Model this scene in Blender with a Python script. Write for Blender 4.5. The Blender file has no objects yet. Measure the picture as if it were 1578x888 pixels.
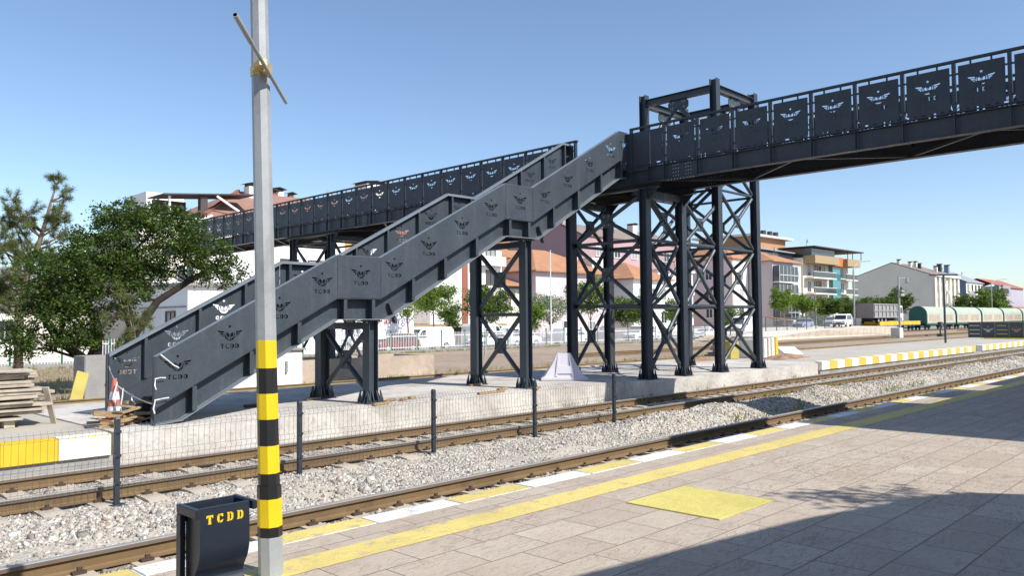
import bpy, math, random
import numpy as np
from mathutils import Vector, Matrix
R = math.radians
S = bpy.context.scene
COL = S.collection

# ------------------------------------------------------------------ camera, sky, sun, exposure
cam_d = bpy.data.cameras.new('camera'); cam = bpy.data.objects.new('camera', cam_d); COL.objects.link(cam)
YAW, PITCH, ROLL = R(45.864), R(2.372), R(-0.544)
cam_d.sensor_width = 36.0; cam_d.lens = 36.0 * 1237.08 / 1578.0
cam_d.clip_start = 0.1; cam_d.clip_end = 6000
_f = Vector((math.sin(YAW)*math.cos(PITCH), math.cos(YAW)*math.cos(PITCH), math.sin(PITCH)))
_r = Vector((math.cos(YAW), -math.sin(YAW), 0)); _u = _r.cross(_f)
_r2 = _r*math.cos(ROLL) + _u*math.sin(ROLL); _u2 = -_r*math.sin(ROLL) + _u*math.cos(ROLL)
cam.matrix_world = Matrix(((_r2.x, _u2.x, -_f.x, 0), (_r2.y, _u2.y, -_f.y, 0), (_r2.z, _u2.z, -_f.z, 2.08), (0, 0, 0, 1)))
S.camera = cam
SUN = Vector((0.20, -1.0, 1.0)).normalized()
W = bpy.data.worlds.new('World'); S.world = W; W.use_nodes = True
nt = W.node_tree; sky = nt.nodes.new('ShaderNodeTexSky'); sky.sky_type = 'NISHITA'; sky.sun_disc = False
sky.sun_elevation = math.asin(SUN.z); sky.sun_rotation = math.atan2(SUN.x, SUN.y)
sky.altitude = 900; sky.air_density = 1.0; sky.dust_density = 1.1; sky.ozone_density = 2.4
bg = nt.nodes['Background']; bg.inputs['Strength'].default_value = 0.125
nt.links.new(sky.outputs['Color'], bg.inputs['Color'])
sd = bpy.data.lights.new('sun', 'SUN'); sun = bpy.data.objects.new('sun', sd); COL.objects.link(sun)
sd.energy = 4.1; sd.angle = R(0.53); sd.color = (1.0, 0.968, 0.91)
sun.rotation_mode = 'QUATERNION'; sun.rotation_quaternion = SUN.to_track_quat('Z', 'Y'); sun.location = (0, -40, 60)
vs = S.view_settings; vs.view_transform = 'Standard'; vs.look = 'None'; vs.gamma = 1; vs.exposure = 0.55; vs.use_curve_mapping = False

# ------------------------------------------------------------------ helpers
rng = np.random.default_rng(7); random.seed(7)
def srgb(*c):
    return tuple(((v/255)/12.92 if v/255 <= .04045 else ((v/255+.055)/1.055)**2.4) for v in c)

class MB:
    """collects shapes in world space and links them as one mesh object"""
    def __init__(s): s.v = []; s.f = []; s.m = []
    def add(s, vs, fs, mi=0):
        o = len(s.v); s.v += [tuple(p) for p in vs]; s.f += [tuple(i+o for i in f) for f in fs]; s.m += [mi]*len(fs); return s
    def box(s, x0, x1, y0, y1, z0, z1, mi=0):
        return s.add([(x0,y0,z0),(x1,y0,z0),(x1,y1,z0),(x0,y1,z0),(x0,y0,z1),(x1,y0,z1),(x1,y1,z1),(x0,y1,z1)],
                     [(3,2,1,0),(4,5,6,7),(0,1,5,4),(1,2,6,5),(2,3,7,6),(3,0,4,7)], mi)
    def bar(s, p, q, w, h, up=(0,0,1), mi=0):
        p = Vector(p); q = Vector(q); d = (q-p).normalized(); a = d.cross(Vector(up))
        if a.length < 1e-4: a = d.cross(Vector((0,1,0)))
        a.normalize(); b = a.cross(d); a = a*w/2; b = b*h/2
        return s.add([p-a-b,p+a-b,p+a+b,p-a+b,q-a-b,q+a-b,q+a+b,q-a+b],
                     [(0,1,2,3),(7,6,5,4),(0,4,5,1),(1,5,6,2),(2,6,7,3),(3,7,4,0)], mi)
    def tube(s, pts, r, n=8, mi=0, cap=True):
        pts = [Vector(p) for p in pts]; rr = r if isinstance(r, (list, tuple)) else [r]*len(pts)
        o = len(s.v); ref = None
        for i, p in enumerate(pts):
            d = (pts[min(i+1, len(pts)-1)]-pts[max(i-1, 0)]).normalized()
            if ref is None: ref = Vector((0,0,1)) if abs(d.z) < .9 else Vector((1,0,0))
            a = d.cross(ref).normalized(); b = a.cross(d); ref = b
            for k in range(n):
                t = 2*math.pi*(k+.5)/n; s.v.append(tuple(p+a*math.cos(t)*rr[i]+b*math.sin(t)*rr[i]))
        for i in range(len(pts)-1):
            for k in range(n):
                k2 = (k+1) % n; s.f.append((o+i*n+k, o+i*n+k2, o+(i+1)*n+k2, o+(i+1)*n+k)); s.m.append(mi)
        if cap:
            s.f.append(tuple(o+k for k in range(n))[::-1]); e = o+(len(pts)-1)*n; s.f.append(tuple(e+k for k in range(n))); s.m += [mi, mi]
        return s
    def prism(s, poly, axis, a0, a1, mi=0):
        """poly: list of 2D points in the plane of the other two axes, extruded along axis"""
        n = len(poly)
        def P(u, v, a): return (a,u,v) if axis == 'x' else ((u,a,v) if axis == 'y' else (u,v,a))
        return s.add([P(u,v,a0) for u,v in poly]+[P(u,v,a1) for u,v in poly],
                     [tuple(range(n))[::-1], tuple(range(n,2*n))]+[(i,(i+1)%n,n+(i+1)%n,n+i) for i in range(n)], mi)
    def build(s, name, mats, parent=None, smooth=False, bevel=0, local=False):
        me = bpy.data.meshes.new(name)
        off = Vector((0,0,0)) if (parent is None or local) else wloc(parent)
        me.from_pydata([tuple(Vector(p)-off) for p in s.v], [], s.f)
        mats = mats if isinstance(mats, (list, tuple)) else [mats]
        for m in mats: me.materials.append(m)
        if len(mats) > 1: me.polygons.foreach_set('material_index', s.m)
        if smooth: me.polygons.foreach_set('use_smooth', [True]*len(me.polygons))
        import bmesh
        bm = bmesh.new(); bm.from_mesh(me); bmesh.ops.recalc_face_normals(bm, faces=bm.faces)
        if bevel: bmesh.ops.bevel(bm, geom=[e for e in bm.edges if len(e.link_faces) == 2 and e.calc_face_angle() > .5], offset=bevel, segments=2, affect='EDGES', clamp_overlap=True)
        bm.to_mesh(me); bm.free()
        return obj(name, me, parent)
def obj(name, me, parent=None):
    o = bpy.data.objects.new(name, me); COL.objects.link(o)
    if parent: o.parent = parent
    return o
def wloc(o):
    v = Vector((0,0,0))
    while o: v += o.location; o = o.parent
    return v
def tag(o, label=None, cat=None, group=None, kind=None):
    if label: o['label'] = label
    if cat: o['category'] = cat
    if group: o['group'] = group
    if kind: o['kind'] = kind
    return o
def thing(name, label, cat, loc=(0,0,0), group=None, rz=0):
    o = bpy.data.objects.new(name, None); COL.objects.link(o); o.location = loc; o.rotation_euler = (0,0,rz)
    o.empty_display_size = .2
    return tag(o, label, cat, group)
def struct(name, mb, m, **k): return tag(mb.build(name, m, **k), kind='structure')
def place(o, loc, rz=0, sc=None):
    o.location = loc; o.rotation_euler = (0,0,rz)
    if sc: o.scale = sc
    return o
def dup(root, loc, rz=0, label=None, group=None, sc=None):
    r = root.copy(); COL.objects.link(r); place(r, loc, rz, sc)
    if label: r['label'] = label
    if group: r['group'] = group
    for ch in list(root.children):
        c = ch.copy(); COL.objects.link(c); c.parent = r
        for g in ch.children:
            d = g.copy(); COL.objects.link(d); d.parent = c
    return r
def part(name, me, parent, loc=(0,0,0), rot=None):
    """another copy of a part: shares mesh data; loc is in the parent's space"""
    o = bpy.data.objects.new(name, me); COL.objects.link(o); o.parent = parent; o.location = loc
    if rot: o.rotation_euler = rot
    return o
def big_mesh(name, co, quads, m, parent=None, nside=4):
    me = bpy.data.meshes.new(name); nf = len(quads)
    me.vertices.add(len(co)); me.vertices.foreach_set('co', np.asarray(co, np.float32).ravel())
    me.loops.add(nf*nside); me.loops.foreach_set('vertex_index', np.asarray(quads, np.int32).ravel())
    me.polygons.add(nf); me.polygons.foreach_set('loop_start', np.arange(0, nf*nside, nside, dtype=np.int32))
    me.polygons.foreach_set('loop_total', np.full(nf, nside, np.int32))
    me.materials.append(m); me.update(calc_edges=True); me.validate()
    return obj(name, me, parent)

# ------------------------------------------------------------------ materials
def newmat(name):
    m = bpy.data.materials.new(name); m.use_nodes = True
    t = m.node_tree; return m, t, t.nodes['Principled BSDF']
def N(t, ty, **kw):
    n = t.nodes.new(ty)
    for k, v in kw.items():
        if k in n.inputs.keys() if isinstance(k, str) else False: n.inputs[k].default_value = v
        else: setattr(n, k, v)
    return n
def mixc(t, a, b, fac, blend='MIX'):
    n = t.nodes.new('ShaderNodeMix'); n.data_type = 'RGBA'; n.blend_type = blend
    for s_, v in ((6, a), (7, b)):
        if isinstance(v, tuple): n.inputs[s_].default_value = (*v[:3], 1)
        else: t.links.new(v, n.inputs[s_])
    if isinstance(fac, (int, float)): n.inputs[0].default_value = fac
    else: t.links.new(fac, n.inputs[0])
    return n.outputs[2]
def ramp(t, src, stops):
    n = t.nodes.new('ShaderNodeValToRGB'); e = n.color_ramp.elements
    while len(e) < len(stops): e.new(.5)
    for el, (p, c) in zip(e, stops):
        el.position = p; el.color = (*c[:3], 1) if isinstance(c, tuple) else (c, c, c, 1)
    t.links.new(src, n.inputs[0]); return n.outputs[0]
def noise(t, co, scale, detail=4, rough=.6, dist=0):
    n = t.nodes.new('ShaderNodeTexNoise'); n.inputs['Scale'].default_value = scale; n.inputs['Detail'].default_value = detail
    n.inputs['Roughness'].default_value = rough; n.inputs['Distortion'].default_value = dist
    t.links.new(co, n.inputs['Vector']); return n.outputs['Fac']
def mapped(t, sc=(1,1,1), rot=(0,0,0)):
    tc = t.nodes.new('ShaderNodeTexCoord'); mp = t.nodes.new('ShaderNodeMapping')
    mp.inputs['Scale'].default_value = sc; mp.inputs['Rotation'].default_value = rot
    t.links.new(tc.outputs['Object'], mp.inputs['Vector']); return mp.outputs['Vector']
def bump(t, b, h, strength=.3, dist=.01):
    n = t.nodes.new('ShaderNodeBump'); n.inputs['Strength'].default_value = strength; n.inputs['Distance'].default_value = dist
    t.links.new(h, n.inputs['Height']); t.links.new(n.outputs['Normal'], b.inputs['Normal'])
def mat(name, col, rough=.6, metal=0, var=.15, scale=2.5, fine=40, fvar=.08, bmp=.15, bdist=.004, dirt=None, spec=.5, dirt_lo=.55):
    """generic worn surface: broad and fine colour variation, optional dirt patches, light bump"""
    m, t, b = newmat(name); co = mapped(t)
    n1 = noise(t, co, scale, 5); n2 = noise(t, co, fine, 3)
    c = mixc(t, tuple(v*(1-var) for v in col), tuple(min(1, v*(1+var)) for v in col), ramp(t, n1, [(.3, 0.), (.7, 1.)]))
    c = mixc(t, c, tuple(v*(1-4*fvar) for v in col), ramp(t, n2, [(.55, 0.), (.75, .6)]))
    if dirt:
        n3 = noise(t, co, scale*.6, 8, .7, .5); c = mixc(t, c, dirt, ramp(t, n3, [(dirt_lo, 0.), (dirt_lo+.2, .75)]))
    t.links.new(c, b.inputs['Base Color']); b.inputs['Metallic'].default_value = metal
    b.inputs['Specular IOR Level'].default_value = spec
    rr = t.nodes.new('ShaderNodeMapRange'); t.links.new(n1, rr.inputs[0]); rr.inputs[3].default_value = max(.05, rough-.12); rr.inputs[4].default_value = min(1, rough+.12)
    t.links.new(rr.outputs[0], b.inputs['Roughness'])
    if bmp: bump(t, b, n2, bmp, bdist)
    return m
def island(t):
    return t.nodes.new('ShaderNodeNewGeometry').outputs['Random Per Island']
def leafmat(name, dark, mid, light, trans=.35):
    m, t, b = newmat(name)
    c = ramp(t, island(t), [(0, dark), (.5, mid), (1, light)])
    n = noise(t, mapped(t), .8, 2); c = mixc(t, c, tuple(v*.6 for v in mid), ramp(t, n, [(.4, 0.), (.7, .6)]))
    t.links.new(c, b.inputs['Base Color']); b.inputs['Roughness'].default_value = .55; b.inputs['Specular IOR Level'].default_value = .3
    tr = t.nodes.new('ShaderNodeBsdfTranslucent'); t.links.new(mixc(t, c, (.35,.5,.03), .35), tr.inputs['Color'])
    mx = t.nodes.new('ShaderNodeMixShader'); mx.inputs[0].default_value = trans
    t.links.new(b.outputs[0], mx.inputs[1]); t.links.new(tr.outputs[0], mx.inputs[2])
    t.links.new(mx.outputs[0], t.nodes['Material Output'].inputs['Surface']); return m
def steelmat(name, col):
    """site-built painted steel: uneven coat, dust, rub marks and runs"""
    m, t, b = newmat(name); co = mapped(t); st = mapped(t, (1.2, 1.2, .12)); sc = mapped(t, (1, 1, 1), (.5, .9, .4))
    n1 = noise(t, co, .9, 6, .65); n2 = noise(t, co, 55, 3); n3 = noise(t, st, 4.5, 5, .65); n4 = noise(t, sc, 3.2, 8, .8, 1.5); n5 = noise(t, co, 9, 6, .75)
    c = mixc(t, tuple(v*.84 for v in col), tuple(v*1.14 for v in col), ramp(t, n1, [(.3, 0.), (.7, 1.)]))
    c = mixc(t, c, srgb(112,114,112), ramp(t, n3, [(.56, 0.), (.8, .2)]))
    c = mixc(t, c, srgb(150,150,146), ramp(t, n4, [(.494, 0.), (.5, .22), (.506, 0.)]))
    c = mixc(t, c, srgb(134,132,126), ramp(t, n5, [(.69, 0.), (.75, .22)])); c = mixc(t, c, tuple(v*.8 for v in col), ramp(t, n2, [(.6, 0.), (.8, .2)]))
    t.links.new(c, b.inputs['Base Color']); rr = ramp(t, n3, [(.3, .36), (.7, .58)]); t.links.new(rr, b.inputs['Roughness']); bump(t, b, n1, .12, .01); return m
def glassmat(name, col=(.03,.04,.05), rough=.06):
    m, t, b = newmat(name); b.inputs['Base Color'].default_value = (*col, 1); b.inputs['Roughness'].default_value = rough
    b.inputs['Specular IOR Level'].default_value = .8; return m

STEEL = steelmat('anthracite_paint', srgb(57,65,73))
STEEL_D = steelmat('anthracite_girder_paint', srgb(46,52,61))
STEEL_LIT = mat('steel_painted_highlight', srgb(118,125,131), .45, 0, .12, 2, 50, .05, .05, .002)  # paler steel colour, the bright sunlit edge of cap and flanges painted in
YELP = mat('faded_yellow_kerb_paint', srgb(208,182,84), .6, 0, .06, 3, 40, .05, .2, .004)
BOLT = mat('zinc_bolt', srgb(190,192,190), .35, .6, .1)
GALV = mat('galvanised_steel', srgb(158,161,162), .5, .1, .14, 3, 70, .06, .08, .002, dirt=srgb(126,126,122), dirt_lo=.5)
WIREM = mat('fence_wire_paint', srgb(70,74,78), .5)
POSTM = mat('fence_post_paint', srgb(46,53,62), .5, 0, .2, 6, 60, .08, .1, .003, dirt=srgb(92,80,66), dirt_lo=.62)
CONC = mat('pale_concrete', srgb(205,198,188), .9, 0, .10, .8, 14, .07, .5, .012, dirt=srgb(168,158,146), dirt_lo=.52)
CONC_F = mat('cast_concrete', srgb(197,191,183), .92, 0, .16, 1.1, 9, .12, .9, .025, dirt=srgb(150,138,124), dirt_lo=.46)
CONC_G = mat('grey_concrete', srgb(150,147,143), .9, 0, .15, 2, 25, .07, .4, .01, dirt=srgb(110,106,100))
ASPH = mat('old_asphalt', srgb(178,170,157), .95, 0, .10, .6, 60, .08, .4, .006, dirt=srgb(152,144,132))
ROADM = mat('road_asphalt', srgb(140,138,134), .95, 0, .12, .2, 20, .06, .2, .01)
YEL = mat('yellow_kerb_paint', srgb(212,180,40), .6, 0, .06, 3, 40, .05, .2, .004, dirt=srgb(205,190,90), dirt_lo=.6)
WHT = mat('white_kerb_paint', srgb(236,234,226), .6, 0, .04, 3, 40, .04, .2, .004, dirt=srgb(200,196,184), dirt_lo=.62)
WOOD = mat('weathered_wood', srgb(174,162,146), .85, 0, .2, 5, 40, .1, .4, .006, dirt=srgb(130,118,102))
WOODY = mat('pallet_wood', srgb(156,132,98), .8, 0, .25, 6, 40, .1, .4, .006, dirt=srgb(120,90,60))
BARK = mat('bark', srgb(74,62,52), .95, 0, .25, 6, 30, .12, .9, .03)
BARK_L = mat('pale_bark', srgb(120,104,90), .95, 0, .25, 6, 30, .1, .9, .03)
BLACK = mat('black_rubber', srgb(28,28,30), .8)
WHITEP = mat('white_vehicle_paint', srgb(236,237,238), .3, 0, .03, 2, 30, .02, 0)
GLASS = glassmat('vehicle_glass', (.02,.025,.03))
WGLASS = glassmat('window_glass', (.035,.045,.055), .1)
HUB = mat('wheel_rim', srgb(165,168,170), .4, .4)
# ------------------------------------------------------------------ setting: ground, platforms, ballast
def dirtmat():
    m, t, b = newmat('yard_earth'); co = mapped(t)
    n1 = noise(t, co, .12, 6, .65, .4); n2 = noise(t, co, 1.6, 6, .7); n3 = noise(t, co, 22, 3, .7)
    c = mixc(t, srgb(158,140,124), srgb(170,156,138), ramp(t, n1, [(.38,0.),(.62,1.)]))
    c = mixc(t, c, srgb(136,108,92), ramp(t, n2, [(.48,0.),(.72,.75)]))
    c = mixc(t, c, srgb(98,80,66), ramp(t, n3, [(.55,0.),(.7,.55)]))
    t.links.new(c, b.inputs['Base Color']); b.inputs['Roughness'].default_value = 1
    b.inputs['Specular IOR Level'].default_value = .1; bump(t, b, n3, .8, .05); return m
EARTH = dirtmat()
g = MB(); g.add([(-3000,-3000,-.30),(3000,-3000,-.30),(3000,3000,-.30),(-3000,3000,-.30)], [(0,1,2,3)])
struct('ground', g, EARTH)

def tilemat():
    m, t, b = newmat('stamped_stone_paving'); co = mapped(t)
    br = t.nodes.new('ShaderNodeTexBrick'); t.links.new(co, br.inputs['Vector'])
    br.offset = .5; br.inputs['Scale'].default_value = 1; br.inputs['Brick Width'].default_value = .60; br.inputs['Row Height'].default_value = .40
    br.inputs['Mortar Size'].default_value = .006; br.inputs['Mortar Smooth'].default_value = .3; br.inputs['Bias'].default_value = 0
    br.inputs['Color1'].default_value = (*srgb(180,166,150),1); br.inputs['Color2'].default_value = (*srgb(191,178,161),1); br.inputs['Mortar'].default_value = (*srgb(104,92,82),1)
    # each slab turns its chiselled grain another way
    b2 = t.nodes.new('ShaderNodeTexBrick'); t.links.new(co, b2.inputs['Vector']); b2.offset = .5; b2.inputs['Scale'].default_value = 1; b2.inputs['Brick Width'].default_value = .60; b2.inputs['Row Height'].default_value = .40; b2.inputs['Mortar Size'].default_value = 0
    b2.inputs['Color1'].default_value = (0,0,0,1); b2.inputs['Color2'].default_value = (1,1,1,1)
    off = t.nodes.new('ShaderNodeVectorMath'); off.operation = 'MULTIPLY_ADD'; t.links.new(b2.outputs['Color'], off.inputs[0]); off.inputs[1].default_value = (13.7, 7.3, 41.0); t.links.new(co, off.inputs[2]); co0 = co; co = off.outputs[0]
    n1 = noise(t, co, .9, 6, .65, .6); n2 = noise(t, co, 30, 4, .7)
    mp = t.nodes.new('ShaderNodeMapping'); mp.inputs['Scale'].default_value = (2.2, 9, 1); mp.inputs['Rotation'].default_value = (0,0,R(28))
    vr = t.nodes.new('ShaderNodeTexNoise'); vr.inputs['Scale'].default_value = 1.6; vr.inputs['Detail'].default_value = 3; t.links.new(co, vr.inputs['Vector'])
    add = t.nodes.new('ShaderNodeMix'); add.data_type = 'RGBA'; add.blend_type = 'ADD'; add.inputs[0].default_value = .35
    t.links.new(co, add.inputs[6]); t.links.new(vr.outputs['Color'], add.inputs[7]); t.links.new(add.outputs[2], mp.inputs['Vector'])
    gr = t.nodes.new('ShaderNodeTexNoise'); gr.inputs['Scale'].default_value = 1.5; gr.inputs['Detail'].default_value = 5; gr.inputs['Distortion'].default_value = 1.2
    t.links.new(mp.outputs[0], gr.inputs['Vector'])
    groove = ramp(t, gr.outputs['Fac'], [(.47,0.),(.492,.7),(.508,.7),(.53,0.)])
    gmask = ramp(t, noise(t, co0, .7, 3), [(.3,.25),(.6,1.)])
    gm = t.nodes.new('ShaderNodeMath'); gm.operation = 'MULTIPLY'; t.links.new(groove, gm.inputs[0]); t.links.new(gmask, gm.inputs[1])
    c = mixc(t, br.outputs['Color'], srgb(168,150,134), ramp(t, n1, [(.4,0.),(.7,.75)]))
    c = mixc(t, c, srgb(136,118,104), gm.outputs[0]); 
    c = mixc(t, c, srgb(146,132,118), ramp(t, n2, [(.55,0.),(.75,.6)]))
    st = noise(t, co0, .45, 8, .75, .3); c = mixc(t, c, srgb(150,134,120), ramp(t, st, [(.58,0.),(.76,.45)]))
    t.links.new(c, b.inputs['Base Color']); b.inputs['Roughness'].default_value = .8; b.inputs['Specular IOR Level'].default_value = .25
    h = mixc(t, mixc(t, n2, (0,0,0), br.outputs['Fac']), (0,0,0), gm.outputs[0]); bump(t, b, h, .6, .008); return m
PAVE = tilemat()
g = MB(); g.box(-30, 160, -12, 5.45, -.3, .43); struct('platform', g, PAVE)
def bandmat(name, col, wear, back):
    m, t, b = newmat(name); co = mapped(t)
    n = noise(t, co, 5, 8, .75); n2 = noise(t, co, 45, 3)
    c = mixc(t, col, tuple(v*.82 for v in col), ramp(t, noise(t, co, 1.2, 4), [(.4,0.),(.7,1.)]))
    c = mixc(t, c, back, ramp(t, n, [(wear,0.),(wear+.05,.8)])); c = mixc(t, c, back, ramp(t, n2, [(.66,0.),(.74,.5)])); cr = noise(t, mapped(t, (1,2.2,1), (0,0,.5)), 6, 6, .75, 1.2); c = mixc(t, c, tuple(v*.55 for v in back), ramp(t, cr, [(.488,0.),(.497,.75),(.503,.75),(.512,0.)]))
    t.links.new(c, b.inputs['Base Color']); b.inputs['Roughness'].default_value = .75; bump(t, b, n2, .3, .004); return m
BANDY = bandmat('worn_yellow_paint', srgb(218,197,116), .56, srgb(176,160,132))
BANDW = bandmat('worn_white_paint', srgb(236,234,228), .58, srgb(180,170,158))
HATCHY = bandmat('yellow_hatch_paint', srgb(212,197,112), .63, srgb(178,160,90))
g = MB(); g.add([(-30,4.74,.434),(160,4.74,.434),(160,5.06,.434),(-30,5.06,.434)], [(0,1,2,3)]); struct('yellow_safety_line', g, BANDY)
g = MB(); x = 4.02 - .94*30
k = 0
while x < 150:
    wdt = .94; y0 = 5.452 ; g.box(x, x+wdt-.006, y0, 5.72 + random.uniform(-.012,.012), -.1, .431 + random.uniform(-.004,.004), k % 2); x += wdt; k += 1
struct('platform_edge', g, [BANDW, BANDY], bevel=.012)

# far platform: raw concrete slab, asphalt part, painted edges
g = MB(); g.box(-14, 4.85, 13.9, 19.0, -.3, .335); g.box(31.7, 160, 13.9, 19.3, -.3, .335); struct('far_platform', g, ASPH)
g = MB(); g.prism([(4.85,13.6),(18.55,13.6),(18.6,12.98),(30.0,12.98),(30.4,13.5),(31.2,13.62),(31.2,19.2),(4.85,19.2)], 'z', -.3, .36)
g.add([(31.2,13.64,.36),(31.2,19.2,.36),(31.7,19.2,.33),(31.7,13.7,.2),(31.2,13.64,-.3),(31.7,13.7,-.3)], [(0,1,2,3),(0,3,5,4)])
struct('platform_foundation', g, CONC_F)
g = MB(); k = 0; x = 4.80 - .775*22
while x < 4.7: g.box(x, x+.77, 13.6, 13.9, .0, .345, k % 2); x += .775; k += 1
k = 0; x = 31.7
while x < 120:
    if not (53.3 < x < 54.3): g.box(x, x+.772, 13.55, 13.9, .0, .345, 2 if k % 2 else 1)
    x += .775; k += 1
struct('far_platform_edge', g, [YEL, WHT, YELP], bevel=.01)
g = MB(); g.box(-14, 4.85, 13.66, 13.9, -.3, -.002); g.box(31.7, 160, 13.62, 13.9, -.3, -.002); struct('platform_plinth', g, CONC_G)
# earth apron behind the slab
g = MB(); g.add([(-14,19.0,.30),(160,19.2,.30),(160,21.6,-.27),(-14,21.6,-.27)], [(0,1,2,3)]); struct('embankment', g, EARTH)

def bh(x, y):
    x = np.asarray(x, float); y = np.asarray(y, float)
    s = np.clip((x-9.5)/4, 0, 1); s = s*s*(3-2*s)
    z = -.205 + .03*np.exp(-((y-9.5)/1.0)**2) + .24*s*np.exp(-((y-9.55)/.62)**2)*(1+.25*np.sin(x*.9)+.2*np.sin(x*2.3+1))
    return z + .012*np.sin(x*1.7+y*2.1) + .01*np.sin(x*4.3-y*3.1)
def rust_near_rails(t, c, col=(.115,.072,.042), amt=.6):
    tc = t.nodes.new('ShaderNodeTexCoord'); sp = t.nodes.new('ShaderNodeSeparateXYZ'); t.links.new(tc.outputs['Object'], sp.inputs[0]); acc = None
    for yr, w in ((7.28, 1.05), (11.84, .95)):   # brake dust lies over each track
        d = t.nodes.new('ShaderNodeMath'); d.operation = 'SUBTRACT'; t.links.new(sp.outputs[1], d.inputs[0]); d.inputs[1].default_value = yr
        a = t.nodes.new('ShaderNodeMath'); a.operation = 'ABSOLUTE'; t.links.new(d.outputs[0], a.inputs[0])
        mr = t.nodes.new('ShaderNodeMapRange'); t.links.new(a.outputs[0], mr.inputs[0]); mr.inputs[1].default_value = w+.25; mr.inputs[2].default_value = w-.35; mr.inputs[3].default_value = 0; mr.inputs[4].default_value = amt if yr < 9 else amt*.55
        if acc is None: acc = mr.outputs[0]
        else:
            m_ = t.nodes.new('ShaderNodeMath'); m_.operation = 'MAXIMUM'; t.links.new(acc, m_.inputs[0]); t.links.new(mr.outputs[0], m_.inputs[1]); acc = m_.outputs[0]
    n = noise(t, tc.outputs['Object'], 1.6, 5, .7); k = t.nodes.new('ShaderNodeMath'); k.operation = 'MULTIPLY'; t.links.new(acc, k.inputs[0]); t.links.new(ramp(t, n, [(.3,.35),(.65,1.)]), k.inputs[1])
    return mixc(t, c, tuple(col), k.outputs[0])
def ballastmat():
    m, t, b = newmat('ballast_bed'); co = mapped(t)
    vo = t.nodes.new('ShaderNodeTexVoronoi'); vo.inputs['Scale'].default_value = 26; t.links.new(co, vo.inputs['Vector'])
    n1 = noise(t, co, .5, 5); n2 = noise(t, co, 60, 3)
    sep = t.nodes.new('ShaderNodeSeparateColor'); t.links.new(vo.outputs['Color'], sep.inputs[0])
    c = ramp(t, sep.outputs[0], [(0,srgb(156,148,137)),(.5,srgb(182,174,162)),(1,srgb(203,196,185))])
    c = mixc(t, c, srgb(128,118,106), ramp(t, vo.outputs['Distance'], [(.45,0.),(.8,.6)]))
    c = mixc(t, c, srgb(190,179,162), ramp(t, n1, [(.42,0.),(.6,.75)])); c = rust_near_rails(t, c, srgb(112,94,76))
    t.links.new(c, b.inputs['Base Color']); b.inputs['Roughness'].default_value = 1; b.inputs['Specular IOR Level'].default_value = .15
    bump(t, b, vo.outputs['Distance'], -1.0, .05); return m
BAL = ballastmat()
xs = np.concatenate([np.arange(-14, -2, 2), np.arange(-2, 36, .2), np.arange(36, 70, 1.), np.arange(70, 181, 5.)]); ys = np.arange(5.6, 13.75, .16)
X_, Y_ = np.meshgrid(xs, ys); Z_ = bh(X_, Y_) + rng.normal(0, .006, X_.shape)
co = np.stack([X_, Y_, Z_], -1).reshape(-1, 3); nx = len(xs)
i, j = np.meshgrid(np.arange(nx-1), np.arange(len(ys)-1)); a = (j*nx+i).ravel()
tag(big_mesh('ballast_bed', co, np.stack([a, a+1, a+1+nx, a+nx], 1), BAL), kind='structure')

def stonemat():
    m, t, b = newmat('ballast_stone')
    c = ramp(t, island(t), [(0,srgb(116,110,102)),(.25,srgb(160,154,145)),(.6,srgb(188,183,174)),(.86,srgb(208,204,196)),(.94,srgb(168,136,112)),(.97,srgb(226,221,210)),(1,srgb(232,229,222))])
    n = noise(t, mapped(t), 25, 4); c = mixc(t, c, srgb(150,138,120), ramp(t, n, [(.45,0.),(.7,.6)])); c = rust_near_rails(t, c, srgb(110,92,74))
    t.links.new(c, b.inputs['Base Color']); b.inputs['Roughness'].default_value = .9; b.inputs['Specular IOR Level'].default_value = .2; return m
STONE = stonemat()
CUBE = np.array([(-1,-1,-1),(1,-1,-1),(1,1,-1),(-1,1,-1),(-1,-1,1),(1,-1,1),(1,1,1),(-1,1,1)], float)
CQ = np.array([(3,2,1,0),(4,5,6,7),(0,1,5,4),(1,2,6,5),(2,3,7,6),(3,0,4,7)])
def stones(name, m, x, y, z, size, flat=.6):
    n = len(x); v = np.repeat(CUBE[None], n, 0)*rng.uniform(.45, 1.0, (n, 8, 3))
    v *= (size[:, None]*rng.uniform(.7, 1.3, (n, 3)))[:, None, :]; v[:, :, 2] *= flat; v *= .95
    q = rng.normal(size=(n, 4)); q /= np.linalg.norm(q, axis=1)[:, None]; w, a, b, c = q.T
    M = np.stack([np.stack([1-2*(b*b+c*c), 2*(a*b-c*w), 2*(a*c+b*w)], -1), np.stack([2*(a*b+c*w), 1-2*(a*a+c*c), 2*(b*c-a*w)], -1), np.stack([2*(a*c-b*w), 2*(b*c+a*w), 1-2*(a*a+b*b)], -1)], 1)
    v = np.einsum('nij,nkj->nki', M, v) + np.stack([x, y, z], -1)[:, None, :]
    f = (CQ[None] + (np.arange(n)*8)[:, None, None]).reshape(-1, 4)
    return tag(big_mesh(name, v.reshape(-1, 3), f, m), kind='stuff')
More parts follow.
